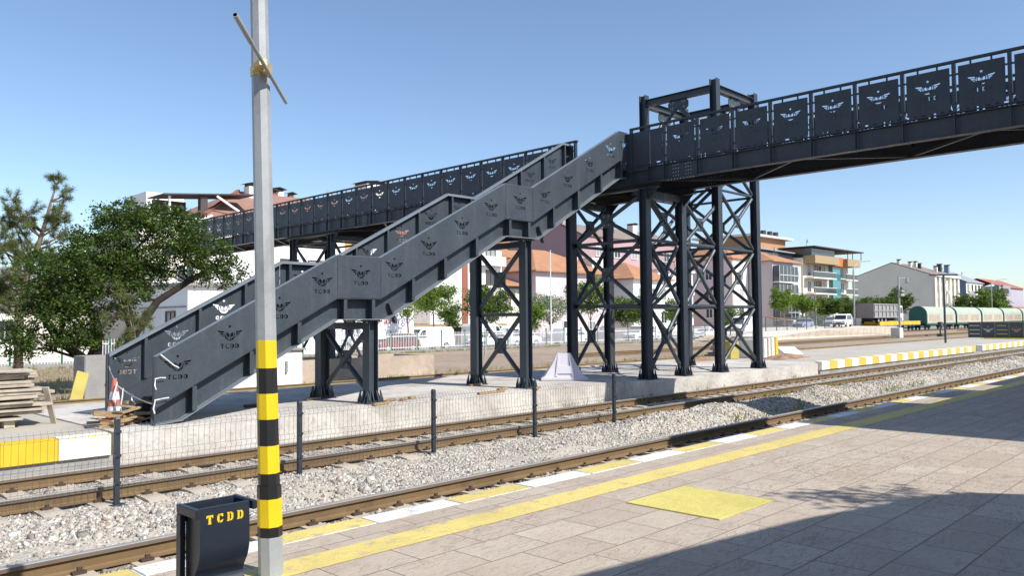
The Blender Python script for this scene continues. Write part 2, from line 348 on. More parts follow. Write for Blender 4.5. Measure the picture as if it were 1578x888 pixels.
def ballast_stones():
    def gen(n, x0, x1, lo, hi):
        x = rng.uniform(x0, x1, n); y = rng.uniform(5.78, 13.55, n)
        keep = (y > .205*x-.5)
        for rc in (6.53, 8.03, 11.09, 12.59): keep &= abs(y-rc) > .085
        on_sl = (((x/.6) % 1) < .44) & ((abs(y-7.28) < 1.25) | (abs(y-11.84) < 1.25))
        keep &= ~on_sl | (rng.random(n) < .12)
        dust = np.sin(x*1.3+1)*np.sin(y*1.9+x*.4)
        keep &= ~((dust > .1) & (y > 8.3) & (y < 10.9) & (x < 12) & (rng.random(n) < .8))
        x = x[keep]; y = y[keep]; s = rng.lognormal(math.log(lo), .35, len(x)).clip(.012, hi)
        big = (y > 8.2) & (y < 10.4) & (x < 7); s = np.where(big & (rng.random(len(x)) < .12), s*1.9, s)
        return x, y, bh(x, y)+s*rng.uniform(-.4,.22,len(s)), s
    A = gen(190000, 0, 13, .0145, .05); B = gen(130000, 13, 36, .019, .045); C_ = gen(70000, 36, 62, .03, .05)
    stones('ballast_stones', STONE, *[np.concatenate(k) for k in zip(A, B, C_)])
ballast_stones()

# ------------------------------------------------------------------ railway tracks
RAILW = mat('rusty_rail_web', srgb(116,94,64), .8, 0, .15, 1.5, 40, .08, .3, .003, dirt=srgb(78,60,46), dirt_lo=.52)
RAILH = mat('rail_head_side', srgb(112,98,84), .6, .1, .12, 2, 50, .05, .1, .002)
RAILT = mat('polished_rail_top', srgb(176,172,166), .35, .35, .08, 3, 60, .04, 0)
RAILY = mat('dull_yellowish_rail', srgb(150,132,100), .8, 0, .15, 1.5, 40, .08, .2, .003, dirt=srgb(110,84,58))
SLEEP = mat('sleeper_concrete', srgb(184,172,154), .9, 0, .1, 3, 30, .06, .4, .006, dirt=srgb(160,140,116), dirt_lo=.56)
CLIP = mat('rusty_clip', srgb(72,58,48), .85, 0, .2, 20, 60, .1, .3, .004)
def rail_mb(y, x0, x1, step=None, z=0):
    pr = [(-.040,-.006),(-.033,0),(.033,0),(.040,-.006),(.040,-.042),(.010,-.048),(.009,-.135),(.030,-.150),(.068,-.158),(.068,-.170),(-.068,-.170),(-.068,-.158),(-.030,-.150),(-.009,-.135),(-.010,-.048),(-.040,-.042)]
    mb = MB(); n = len(pr)
    mb.v = [(x0, y+a, z+b) for a, b in pr] + [(x1, y+a, z+b) for a, b in pr]
    mis = [2,2,2,1,0,0,0,0,0,0,0,0,0,0,0,1]
    mb.f = [(i, (i+1) % n, n+(i+1) % n, n+i) for i in range(n)] + [tuple(range(n))[::-1], tuple(range(n, 2*n))]; mb.m = mis + [0, 0]
    return mb
def track(label, yc, x0, x1, zr=0, mats=None, sl=None, group='railway tracks'):
    t = thing('railway_track', label, 'railway track', (0, yc, zr), group)
    for s in (-.75, .75): rail_mb(yc+s, x0, x1, z=zr).build('rail', mats or [RAILW, RAILH, RAILT], t)
    if sl:
        sb = MB()
        sb.prism([(-1.25,-.30),(1.25,-.30),(1.25,-.19),(1.1,-.172),(.45,-.172),(.2,-.2),(-.2,-.2),(-.45,-.172),(-1.1,-.172),(-1.25,-.19)], 'x', 0, .26)
        for s in (-.75, .75):
            for d in (-.105, .105):
                sb.box(.07, .19, s+d-.03, s+d+.03, -.174, -.145, 1); sb.tube([(.10, s+d, -.15), (.16, s+d, -.118)], .013, 6, 1); sb.box(.115, .145, s+d-.016, s+d+.016, -.146, -.112, 1)
        s0 = sb.build('sleeper', [SLEEP, CLIP], t, local=True); me = s0.data; s0.location = (sl[0], 0, 0)
        for k in range(1, 100): part('sleeper', me, t, (sl[0]+.6*k, rng.normal(0, .006), rng.normal(0, .003)), (0, 0, rng.normal(0, .006)))
        m2 = MB()
        for k in range(100, int((x1-sl[0])/.6)): m2.box(sl[0]+.6*k, sl[0]+.6*k+.26, yc-1.25, yc+1.25, zr-.3, zr-.175)
        tag(m2.build('sleeper_row', SLEEP, t), kind='stuff')
    return t
track('track with deep rusty rail running along the paved platform edge', 7.28, -12, 190, sl=(.6,))
track('track with two rusty rails on pale sleepers between the wire fence and the far platform', 11.84, -12, 190, sl=(.6,))
track('old yellowish track half buried in earth just behind the far platform', 24.5, -10, 190, -.06, [RAILY, RAILW, RAILY])
track('low dusty track in the yard in front of the stone loading dock', 33.5, 40, 190, -.10, [RAILW, RAILW, RAILY])
track('track under the flat wagon and the green covered wagons', 46.2, 116, 330, -.12, [RAILW, RAILW, RAILW])
# ------------------------------------------------------------------ cut-out plates (winged crescent and lettering)
def emblem(cx, cz, s, text=True, star=True, mir=1):
    """list of hole polygons, s = overall width of the wings"""
    H = []
    if star: H.append([( .0+math.sin(math.pi*k/5)*(.078 if k % 2 == 0 else .032), .345+math.cos(math.pi*k/5)*(.078 if k % 2 == 0 else .032)) for k in range(10)])
    a0 = math.atan2(.180, .143); c = []
    for k in range(15): t = a0 - (math.pi+2*a0)*k/14; c.append((.23*math.cos(t), .23*math.sin(t)))
    b0 = math.atan2(.125, .143)
    for k in range(1, 14): t = math.pi - b0 + (math.pi+2*b0)*k/14; c.append((.19*math.cos(t), .055+.19*math.sin(t)))
    H.append(c)
    for sg in (-1, 1):
        for y0, y1, x0, x1 in ((.095,.155,.245,.53),(.015,.072,.262,.43),(-.06,-.008,.262,.35)):
            H.append([(sg*x0, y0), (sg*(x1-.05), y0+.13*(x1-.05-x0)), (sg*x1, y1+.13*(x1-x0)), (sg*x0, y1)])
        H.append([(sg*p, q) for p, q in ((.03,-.09),(.03,.03),(.085,.115),(.145,.085),(.15,.0),(.09,-.075))])
    H.append([(-.011,-.11),(.011,-.11),(.011,.07),(-.011,.07)])
    if text:
        w, h = .150, .175
        T = [[(0,h),(0,h-.035),(w/2-.022,h-.035),(w/2-.022,0),(w/2+.022,0),(w/2+.022,h-.035),(w,h-.035),(w,h)]]
        Cc = [[(w,.045),(w,.02),(w-.02,0),(.025,0),(0,.03),(0,h-.03),(.025,h),(w-.02,h),(w,h-.02),(w,h-.045),(w-.03,h-.045),(w-.035,h-.033),(.04,h-.033),(.034,h-.04),(.034,.04),(.04,.033),(w-.035,.033),(w-.03,.045)]]
        D = [[(0,0),(.03,0),(.03,h),(0,h)], [(.043,0),(.085,0),(w,.035),(w,h-.035),(.085,h),(.043,h),(.043,h-.033),(.07,h-.033),(.082,h-.05),(.082,.05),(.07,.033),(.043,.033)]]
        for k, L in enumerate((T, Cc, D, D)):
            for pl in L: H.append([(x-.385+.206*k, y-.515) for x, y in pl])
    return [[(cx+mir*x*s, cz+y*s) for x, y in p] for p in H]
def curve_mesh(polys, thick):
    cu = bpy.data.curves.new('c', 'CURVE'); cu.dimensions = '2D'; cu.fill_mode = 'BOTH'; cu.extrude = thick/2
    for pl in polys:
        sp = cu.splines.new('POLY'); sp.points.add(len(pl)-1)
        for pt, (x, y) in zip(sp.points, pl): pt.co = (x, y, 0, 1)
        sp.use_cyclic_u = True
    o = bpy.data.objects.new('c', cu); me = bpy.data.meshes.new_from_object(o)
    bpy.data.objects.remove(o); bpy.data.curves.remove(cu); return me
def text_mesh(txt, size, thick, align='CENTER', shear=0):
    cu = bpy.data.curves.new('t', 'FONT'); cu.body = txt; cu.size = size; cu.extrude = thick/2; cu.align_x = align; cu.align_y = 'CENTER'; cu.shear = shear
    o = bpy.data.objects.new('t', cu); me = bpy.data.meshes.new_from_object(o)
    bpy.data.objects.remove(o); bpy.data.curves.remove(cu); return me
def plate(name, outline, holes, thick, m, parent, axis, at, flip=False):
    """plate with holes; (u,v) -> world: axis 'y' gives (u,at,v), axis 'x' gives (at,u,v)"""
    me = curve_mesh([outline]+holes, thick)
    if axis == 'y': Mx = Matrix(((1,0,0,0),(0,0,-1,at),(0,1,0,0),(0,0,0,1)))
    else: Mx = Matrix(((0,0,1,at),(-1,0,0,0),(0,1,0,0),(0,0,0,1))) if flip else Matrix(((0,0,-1,at),(1,0,0,0),(0,1,0,0),(0,0,0,1)))
    me.transform(Mx); me.transform(Matrix.Translation(-wloc(parent))); me.materials.clear(); me.materials.append(m)
    me.name = name
    return obj(name, me, parent)

def hcol(mb, x, y, z0, z1, b=.25, t=.018, fl='y'):
    h = b/2
    if fl == 'y':
        mb.box(x-h, x+h, y-h, y-h+t, z0, z1); mb.box(x-h, x+h, y+h-t, y+h, z0, z1); mb.box(x-t/2, x+t/2, y-h+t, y+h-t, z0, z1)
    else:
        mb.box(x-h, x-h+t, y-h, y+h, z0, z1); mb.box(x+h-t, x+h, y-h, y+h, z0, z1); mb.box(x-h+t, x+h-t, y-t/2, y+t/2, z0, z1)
def base_plate(parent, x, y, z, m=STEEL, b=.25):
    mb = MB(); h = b/2; mb.box(x-.22, x+.22, y-.22, y+.22, z, z+.028)
    for k in (-.17, -.06, .06, .17):
        for sg in (-1, 1):
            mb.prism([(sg*(h+.002), z+.028), (sg*.25, z+.028), (sg*.25, z+.07), (sg*(h+.03), z+.30), (sg*(h+.002), z+.30)], 'y', y+k-.008, y+k+.008) if False else None
            pts = [(y+sg*(h+.002), z+.029), (y+sg*.21, z+.029), (y+sg*.21, z+.09), (y+sg*(h+.02), z+.27), (y+sg*(h+.002), z+.28)]
            mb.prism(pts, 'x', x+k-.008, x+k+.008)
            pts = [(x+sg*(h+.002), z+.029), (x+sg*.21, z+.029), (x+sg*.21, z+.09), (x+sg*(h+.02), z+.27), (x+sg*(h+.002), z+.28)]
            mb.prism(pts, 'y', y+k-.008, y+k+.008)
    for a in (-.18, -.115, 0, .115, .18):
        for c in (-.19, .19):
            mb.tube([(x+a, y+c, z+.028), (x+a, y+c, z+.075)], .016, 6)
    return mb.build('base_plate', m, parent)
def brace(parent, p, q, r=.06, m=STEEL):
    p = Vector(p); q = Vector(q); d = (q-p).normalized(); mb = MB()
    a = p+d*.16; b = q-d*.16
    mb.tube([a-d*.05, a, b, b+d*.05], [r*.55, r, r, r*.55], 10)
    s = d.cross(Vector((0,0,1))); 
    s = s.normalized() if s.length > 1e-3 else Vector((1,0,0))
    mb.bar(p, a+d*.06, .014, r*2.1, s.cross(d), 0); mb.bar(b-d*.06, q, .014, r*2.1, s.cross(d), 0)
    return mb.build('brace', m, parent)
def gusset(parent, c, n, w=.34, h=.34, m=STEEL):
    """bolted plate at c, normal n ('x' or 'y')"""
    mb = MB(); x, y, z = c; k = .09
    pl = [(-w/2+k,-h/2),(w/2-k,-h/2),(w/2,-h/2+k),(w/2,h/2-k),(w/2-k,h/2),(-w/2+k,h/2),(-w/2,h/2-k),(-w/2,-h/2+k)]
    if n == 'y': mb.prism([(x+u, z+v) for u, v in pl], 'y', y-.011, y+.011)
    else: mb.prism([(y+u, z+v) for u, v in pl], 'x', x-.011, x+.011)
    for u in (-1, 1):
        for v in (-1, 1):
            for e, f in ((.30,.20),(.20,.30),(.38,.28),(.28,.38)):
                e *= w*u*.92; f *= h*v*.92
                if n == 'y': mb.tube([(x+e, y-.03, z+f), (x+e, y+.03, z+f)], .014, 6, 1)
                else: mb.tube([(x-.03, y+e, z+f), (x+.03, y+e, z+f)], .014, 6, 1)
    return mb.build('gusset_plate', [m, BOLT], parent)
def xbrace(parent, a, b, z0, z1, n, horiz=True, g=.3):
    """X of tubes between two columns a, b (x,y) from z0 to z1, a bolted plate where they cross"""
    A0 = (*a, z0); A1 = (*a, z1); B0 = (*b, z0); B1 = (*b, z1); c = ((a[0]+b[0])/2, (a[1]+b[1])/2, (z0+z1)/2)
    d = Vector(B0)-Vector(A0); i = d.normalized()*.13
    brace(parent, Vector(A1)+i, Vector(B0)-i)
    brace(parent, Vector(A0)+i, Vector(c)); brace(parent, Vector(c), Vector(B1)-i)
    gusset(parent, c, n, .42, .42)
    if horiz: brace(parent, Vector(A1)+i*.9, Vector(B1)-i*.9, .045)

# ------------------------------------------------------------------ footbridge
XN, XF = 19.2, 21.3
ZB, ZG, ZT = 6.04, 6.50, 7.68
Y0, Y1 = -4.5, 47.0
fb = thing('footbridge', 'long dark grey steel footbridge deck with pierced emblem railings crossing high over all the tracks', 'footbridge', (20.25, 14.8, .36))
for xg, nm in ((XN+.08, 'near'), (XF-.08, 'far')):
    mb = MB(); mb.box(xg-.006, xg+.006, Y0, Y1, ZB+.02, ZG-.02)
    mb.box(xg-.11, xg+.11, Y0, Y1, ZB, ZB+.02); mb.box(xg-.09, xg+.09, Y0, Y1, ZG-.02, ZG)
    mb.build('girder', STEEL_D, fb)
mb = MB(); mb.box(XN+.2, XF-.2, Y0, Y1, ZG+.002, ZG+.05); mb.build('deck_plate', STEEL_D, fb)
mb = MB(); s0 = MB(); s0.box(XN+.095, XF-.095, -.05, .05, ZG-.16, ZG-.004)
cb = s0.build('cross_beam', STEEL_D, fb, local=False); cbm = cb.data
cb.location = (0, Y0+.5, 0)
k = 1
while Y0+.5+2.13*k < Y1: part('cross_beam', cbm, fb, (0, Y0+.5+2.13*k, 0)); k += 1
for k in range(12):
    ya = Y0+.5+4.26*k
    if ya+4.26 > Y1: break
    m_ = MB(); m_.bar((XN+.12, ya, ZB+.06), (XF-.12, ya+2.13, ZB+.06), .07, .07); m_.build('wind_brace', STEEL_D, fb)
    m_ = MB(); m_.bar((XF-.12, ya+2.13, ZB+.06), (XN+.12, ya+4.26, ZB+.06), .07, .07); m_.build('wind_brace', STEEL_D, fb)
# railing post: stiffener on the web that narrows and runs up to the rail
PP = 1.065
def post_mesh():
    mb = MB(); t = .011
    prof = [(-.055,ZB+.02),(-.15,ZB+.02),(-.15,ZG-.08),(-.10,ZG+.06),(-.085,ZG+.16),(-.085,ZT-.05),(-.005,ZT-.05),(-.005,ZG),(-.055,ZG-.02)]
    mb.prism([(u+.07, z) for u, z in prof], 'y', -t, t); mb.box(-.045, .055, -.034, .034, ZG+.05, ZT-.045)
    o = mb.build('railing_post', STEEL_D, None); me = o.data; bpy.data.objects.remove(o); return me
PM = post_mesh(); PMF = PM.copy(); PMF.transform(Matrix.Scale(-1, 4, (1,0,0))); PMF.flip_normals()
base = Vector(fb.location)
def panel_mesh(w):
    h0, h1 = ZG+.10, ZT-.13
    o = [(-w/2,h0),(w/2,h0),(w/2,h1),(-w/2,h1)]
    me = curve_mesh([o]+emblem(0, (h0+h1)/2+.09, .50), .008)
    me.transform(Matrix(((0,0,-1,0),(-1,0,0,0),(0,1,0,0),(0,0,0,1))))
    bm_ = MB()
    for e in (-.2, .2): bm_.box(-.012, .012, e-.018, e+.018, h1-.005, ZT-.05)
    for e in (-.36, -.2, .0, .2, .36): bm_.box(-.012, .012, e-.045, e+.045, ZG+.05, h0+.005)
    for z in (h0+.13, h1-.17):
        for sg in (-1, 1): bm_.box(-.012, .012, min(sg*(w/2-.005), sg*.505), max(sg*(w/2-.005), sg*.505), z-.02, z+.02)
    import bmesh
    o = bm_.build('tmp', STEEL_D); b2 = bmesh.new(); b2.from_mesh(me); b2.from_mesh(o.data); b2.to_mesh(me); b2.free(); bpy.data.objects.remove(o)
    me.materials.clear(); me.materials.append(STEEL_D); me.name = 'railing_panel'; return me
PANM = panel_mesh(.895)
def railing(x, ys, pm, pan, halves=()):
    for k, y in enumerate(ys):
        part('railing_post', pm, fb, Vector((x, y, 0))-base)
        if k+1 < len(ys) and ys[k+1]-y > .9: part('railing_panel', pan, fb, Vector((x, (y+ys[k+1])/2, 0))-base)
near_r = [4.05+PP*k for k in range(-4, 9)]; near_l = [15.82+PP*k for k in range(0, 28)]
railing(XN, near_r, PM, PANM); railing(XN, near_l, PM, PANM)
for y in (13.10, 13.70): part('railing_post', PM, fb, Vector((XN, y, 0))-base)
mb = MB(); mb.box(XN-.006, XN+.006, 12.64, 13.04, ZG+.10, ZT-.13); mb.box(XN-.006, XN+.006, 13.16, 13.90, ZG-.1, ZT-.13); mb.build('closing_plate', STEEL_D, fb)
PANF = PANM.copy(); PANF.transform(Matrix.Scale(-1, 4, (0,1,0))); PANF.flip_normals()
railing(XF, [4.05+PP*k for k in range(-4, 37)], PMF, PANF)
for x, a, b_ in ((XN-.0, near_r[0], 13.74), (XN-.0, 15.74, near_l[-1]), (XF, near_r[0], near_l[-1])):
    mb = MB(); mb.box(x-.045, x+.055, a, b_, ZT-.045, ZT+.012); mb.build('top_rail', STEEL_D, fb, bevel=.008)
    mb = MB(); mb.box(x-.03, x+.03, a, b_, ZG+.035, ZG+.06); mb.build('bottom_rail', STEEL_D, fb)
for yc in (12.05, 27.3):
    mb = MB(); x = XN+.066; mb.box(x-.012, x, yc-.46, yc+.46, ZB+.03, ZG-.03)
    for a in range(4):
        for c in (-.30, -.22, -.14, .10, .18, .26): mb.tube([(x-.012, yc+c, ZB+.08+.1*a), (x-.035, yc+c, ZB+.08+.1*a)], .012, 6, 1)
    mb.box(XN-.03, XN+.19, yc-.46, yc+.46, ZB-.014, ZB-.001)
    for c in range(9): mb.tube([(XN-.01, yc-.4+.1*c, ZB-.014), (XN-.01, yc-.4+.1*c, ZB-.04)], .013, 6, 1)
    mb.build('splice_plate', [STEEL_D, BOLT], fb)
    mb = MB(); x = XF-.086; mb.box(x-.012, x, yc-.46, yc+.46, ZB+.03, ZG-.03)
    for a in range(4):
        for c in (-.30, -.2, -.1, .1, .2, .3): mb.tube([(x-.012, yc+c, ZB+.08+.1*a), (x-.03, yc+c, ZB+.08+.1*a)], .012, 6, 1)
    mb.build('splice_plate', [STEEL_D, BOLT], fb)
def pier(cols, zb, zt=ZB-.16):
    for x, y in cols:
        mb = MB(); hcol(mb, x, y, zb+.028, zt, .25, .02, 'y'); mb.box(x-.14, x+.14, y-.14, y+.14, zt, zt+.02); mb.build('column', STEEL_D, fb); base_plate(fb, x, y, zb, STEEL_D)
    ys = sorted({c[1] for c in cols}); xs_ = sorted({c[0] for c in cols})
    for x in xs_:   # longitudinal cap beam carrying the girder
        mb = MB(); mb.box(x-.12, x+.12, ys[0]-.5, ys[1]+.5, zt+.022, zt+.045); mb.box(x-.12, x+.12, ys[0]-.5, ys[1]+.5, ZB-.026, ZB-.002); mb.box(x-.008, x+.008, ys[0]-.5, ys[1]+.5, zt+.045, ZB-.026); mb.build('cap_beam', STEEL_D, fb)
        for y in ys:
            for sg in (-1, 1):
                mb = MB(); mb.prism([(y+sg*.126, zt-.32), (y+sg*.126, zt), (y+sg*.46, zt)], 'x', x-.009, x+.009); mb.build('knee_plate', STEEL_D, fb)
    for y in ys:
        mb = MB(); mb.box(xs_[0], xs_[1], y-.09, y+.09, zt-.22, zt-.01); mb.build('cross_beam', STEEL_D, fb)
PC = [(19.4,13.4),(21.3,13.4),(19.4,16.2),(21.3,16.2)]
pier(PC, .36)
PL = [(19.35,29.6),(21.2,29.6),(19.35,32.7),(21.2,32.7)]
pier(PL, -.30)
LV = [.62, 2.5, 4.42, 6.0]
for z0, z1 in zip(LV[:-1], LV[1:]):
    z1_ = min(z1, 5.75); lo = z0 == LV[0]
    xbrace(fb, (19.4,13.4), (21.3,13.4), z0, z1_, 'y'); xbrace(fb, (19.4,16.2), (21.3,16.2), z0, z1_, 'y', not lo)
    if not lo: xbrace(fb, (19.4,13.4), (19.4,16.2), z0, z1_, 'x', False)
    if z1 < 6:
        for x in (19.4, 21.3): brace(fb, (x,13.53,z1), (x,16.07,z1), .05)
for z0, z1 in ((2.0, 5.7),):
    xbrace(fb, (19.35,29.6), (19.35,32.7), 3.2, 5.6, 'x'); xbrace(fb, (21.2,29.6), (21.2,32.7), 3.2, 5.6, 'x'); xbrace(fb, (19.35,29.6), (21.2,29.6), 3.2, 5.6, 'y'); xbrace(fb, (19.35,32.7), (21.2,32.7), 3.2, 5.6, 'y')
    xbrace(fb, (19.35,29.6), (19.35,32.7), .2, 3.2, 'x'); xbrace(fb, (19.35,29.6), (21.2,29.6), .2, 3.2, 'y')

# ------------------------------------------------------------------ lift tower
lt = thing('lift_tower', 'open dark steel lift tower frame standing beside the footbridge and rising above its deck', 'lift tower', (24.8, 14.8, .36))
LC = [(23.5,13.4),(26.1,13.4),(23.5,16.2),(26.1,16.2)]
ZL = 10.02
for x, y in LC:
    mb = MB(); hcol(mb, x, y, .388, ZL, .25, .018, 'y'); mb.build('column', STEEL_D, lt); base_plate(lt, x, y, .36, STEEL_D)
fr = [((23.5,13.4),(26.1,13.4),'y'),((23.5,16.2),(26.1,16.2),'y'),((23.5,13.4),(23.5,16.2),'x'),((26.1,13.4),(26.1,16.2),'x')]
for a, b_, n in fr:
    d = (Vector((*b_,0))-Vector((*a,0))).normalized()*.13
    for z in (9.72,):
        mb = MB(); p = Vector((*a,z))+d; q = Vector((*b_,z))-d
        s_ = Vector((0,1,0)) if n == 'y' else Vector((1,0,0))
        mb.bar(p+Vector((0,0,.11)), q+Vector((0,0,.11)), .2, .016); mb.bar(p-Vector((0,0,.11)), q-Vector((0,0,.11)), .2, .016); mb.bar(p, q, .012, .204)
        mb.build('top_beam', STEEL, lt)
    c = ((a[0]+b_[0])/2, (a[1]+b_[1])/2, 9.42)
    gusset(lt, c, n, .8, .36)
    brace(lt, (*(Vector((*a,8.0))+d),)[:3], c); brace(lt, c, (*(Vector((*b_,8.0))-d),)[:3]); 
    lev = [.62, 2.5, 4.42, 6.35, 8.0]
    for z0, z1 in zip(lev[:-1], lev[1:]):
        if n == 'x' and a[0] == 23.5 and (z0 == .62 or z0 == 6.35): continue
        xbrace(lt, a, b_, z0, z1, n, True)
# link frames between the pier and the tower
for y in (13.4, 16.2):
    for z0, z1 in ((2.5,4.42),(4.42,6.0)):
        if y > 14: continue
        A = (21.3,y); B = (23.5,y); xbrace(lt, A, B, z0, min(z1, 5.75), 'y', False)
    for z in (2.5, 4.42): brace(lt, (21.43,y,z), (23.37,y,z))
mb = MB(); mb.box(21.45, 23.45, 13.5, 16.1, 6.42, 6.50); mb.build('landing_plate', STEEL_D, lt)

# ------------------------------------------------------------------ staircase
st = thing('footbridge_staircase', 'dark grey steel staircase climbing in three flights with two landings to the footbridge deck', 'staircase', (12.3, 14.9, .36))
TOP = [(5.60,1.53),(9.22,3.46),(10.30,3.46),(14.11,5.50),(15.10,5.50),(18.87,7.60),(19.28,7.60)]
DEP = .87
def ztop(x):
    for (a, za), (b_, zb) in zip(TOP[:-1], TOP[1:]):
        if a <= x <= b_: return za+(zb-za)*(x-a)/(b_-a)
    return TOP[-1][1]
EMB = [5.97,6.92,7.92,8.86,9.79,10.66,11.63,12.64,13.61,14.63,15.55,16.5,17.47,18.44]
def cladding(yp, m, mir=1):
    for k in range(6):
        (a, za), (b_, zb) = TOP[k], TOP[k+1]
        g_ = .004
        h = [emblem(x, ztop(x)-.36, .46, mir=mir) for x in EMB if a < x < b_] if k < 5 else [emblem((a+b_)/2, za-.36, .34, mir=mir)]
        plate('side_panel', [(a+g_, za-DEP+.0), (b_-g_, zb-DEP), (b_-g_, zb), (a+g_, za)], [p for e in h for p in e], .006, m, st, 'y', yp)
RIBS = [6.28, 7.36, 8.36, 9.42, 10.12, 11.20, 12.14, 13.14, 14.28, 14.98, 15.95, 16.98, 18.0, 18.97]
def stringer(y, sg):
    """channel beam under the cladding: web at y, flanges and ribs towards sg (outside)"""
    ST = [(5.60,.66+.0),(9.22,2.585),(10.30,2.585),(14.11,4.63),(15.10,4.63),(18.87,6.73),(19.2,6.73)]
    SB = [(5.60,.36),(6.05,.40),(9.25,2.14),(10.52,2.14),(14.16,4.19),(15.34,4.19),(18.95,6.24),(19.2,6.24)]
    mb = MB(); o = y+sg*.20; lo, hi = min(y, o), max(y, o)
    poly = ST + SB[::-1]; n = len(poly)
    mb.prism([(x, z) for x, z in poly], 'y', y-.006, y+.006)
    for L, up in ((ST, -1), (SB, 1)):
        for (a, za), (b_, zb) in zip(L[:-1], L[1:]):
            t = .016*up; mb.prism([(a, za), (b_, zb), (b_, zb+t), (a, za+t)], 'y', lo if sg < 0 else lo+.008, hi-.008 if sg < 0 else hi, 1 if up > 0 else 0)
    def sb(x, L):
        for (a, za), (b_, zb) in zip(L[:-1], L[1:]):
            if a <= x <= b_: return za+(zb-za)*(x-a)/(b_-a)
    for x in RIBS:
        mb.box(x-.006, x+.006, lo+.008 if sg > 0 else lo, hi if sg > 0 else hi-.008, sb(x, SB)+.017, sb(x, ST)-.017); mb.box(x-.04, x+.04, min(o, o-sg*.012)-.001*sg, max(o, o-sg*.012)-.001*sg, sb(x, SB)+.03, sb(x, ST)-.03)
    mb.build('stringer', [STEEL, STEEL_LIT], st)
    return sb, SB, ST
YN, YF = 14.09, 15.95
sb, SB, ST = stringer(YN, -1); stringer(YF, 1)
cladding(YN-.208, STEEL)
for k in range(4):   # dark sheet added behind the pierced panels so the cut-outs look shaded
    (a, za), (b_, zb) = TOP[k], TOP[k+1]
    plate('dark_backing', [(a+.04, za-DEP+.03), (b_-.01, zb-DEP+.03), (b_-.01, zb-.07), (a+.04, za-.07)], [], .004, STEEL_D, st, 'y', YN-.208+.085)
cladding(YF+.208, STEEL, -1)
for y, sg in ((YN, -1), (YF, 1)):
    yp = y+sg*.208
    mb = MB()     # handrail cap along the cladding top
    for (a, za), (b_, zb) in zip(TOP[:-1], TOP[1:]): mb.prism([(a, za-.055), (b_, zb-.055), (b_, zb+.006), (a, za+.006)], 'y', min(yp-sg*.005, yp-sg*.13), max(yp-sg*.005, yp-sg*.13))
    mb.build('handrail', STEEL_LIT, st)
    for x in [5.63]+RIBS[:]:   # inner posts behind the cladding
        mb = MB(); xa = x; mb.box(xa-.03, xa+.03, min(yp-sg*.006, yp-sg*.12), max(yp-sg*.006, yp-sg*.12), ztop(min(max(xa, 5.6), 19.2))-DEP+.02, ztop(min(max(xa, 5.6), 19.2))-.062); mb.build('post', STEEL, st)
    mb = MB(); mb.box(5.575, 5.60, min(yp+sg*.004, yp-sg*.09), max(yp+sg*.004, yp-sg*.09), .36, 1.53); mb.build('end_post', STEEL, st)
# treads and landings
tb = MB(); tb.box(0, .30, YN+.01, YF-.01, -.03, 0); t0 = tb.build('tread', STEEL, st, local=False); tme = t0.data; t0.location = Vector((5.9, 0, .52)); 
fl = [(5.9, 9.22, .52, 2.45), (10.30, 14.11, 2.45, 4.49), (15.10, 18.87, 4.49, 6.55)]
for fi, (xa, xb, za, zb) in enumerate(fl):
    n = 12
    for k in range(n):
        if fi == 0 and k == 0: continue
        part('tread', tme, st, (xa+(xb-xa)*k/n, 0, za+(zb-za)*k/n))
for xa, xb, z in ((9.2,10.6,2.47),(14.1,15.4,4.51),(18.8,19.25,6.53)):
    mb = MB(); mb.box(xa, xb, YN+.01, YF-.01, z-.04, z); mb.box(xa+.05, xa+.13, YN+.01, YF-.01, z-.30, z-.042); mb.box(xb-.2, xb-.12, YN+.01, YF-.01, z-.30, z-.042); mb.build('landing_plate', STEEL, st)
for xc, zt in ((10.20, 2.10), (15.05, 4.15)):
    for y in (14.12, 15.98):
        mb = MB(); hcol(mb, xc, y, .388, zt, .235, .016, 'x'); mb.build('column', STEEL, st); base_plate(st, xc, y, .36, STEEL, .235)
        mb = MB(); mb.box(xc-.2, xc+.2, y-.16, y+.16, zt, zt+.022); mb.box(xc-.16, xc+.16, y-.13, y+.13, zt+.022, zt+.038)
        for c in (-.16, .16): mb.tube([(xc+c, y-.1, zt-.03), (xc+c, y-.1, zt+.05)], .016, 6, 1)
        mb.build('bearing_plate', [STEEL, BOLT], st)
    mb = MB(); mb.box(xc-.07, xc+.07, 14.24, 15.86, zt-.16, zt-.012); mb.build('cross_beam', STEEL, st)
xbrace(st, (10.20,14.12), (10.20,15.98), .62, 1.92, 'x', False)
xbrace(st, (15.05,14.12), (15.05,15.98), .62, 2.25, 'x', True); xbrace(st, (15.05,14.12), (15.05,15.98), 2.4, 3.95, 'x', False)
# short sway struts under the upper side of each landing
for xc, z in ((10.66, 2.50), (15.52, 4.55)):
    mb = MB(); mb.bar((xc-.05, YN-.06, z), (xc+.13, YN-.06, z-.42), .05, .11, (0,1,0)); mb.build('sway_strut', STEEL, st)
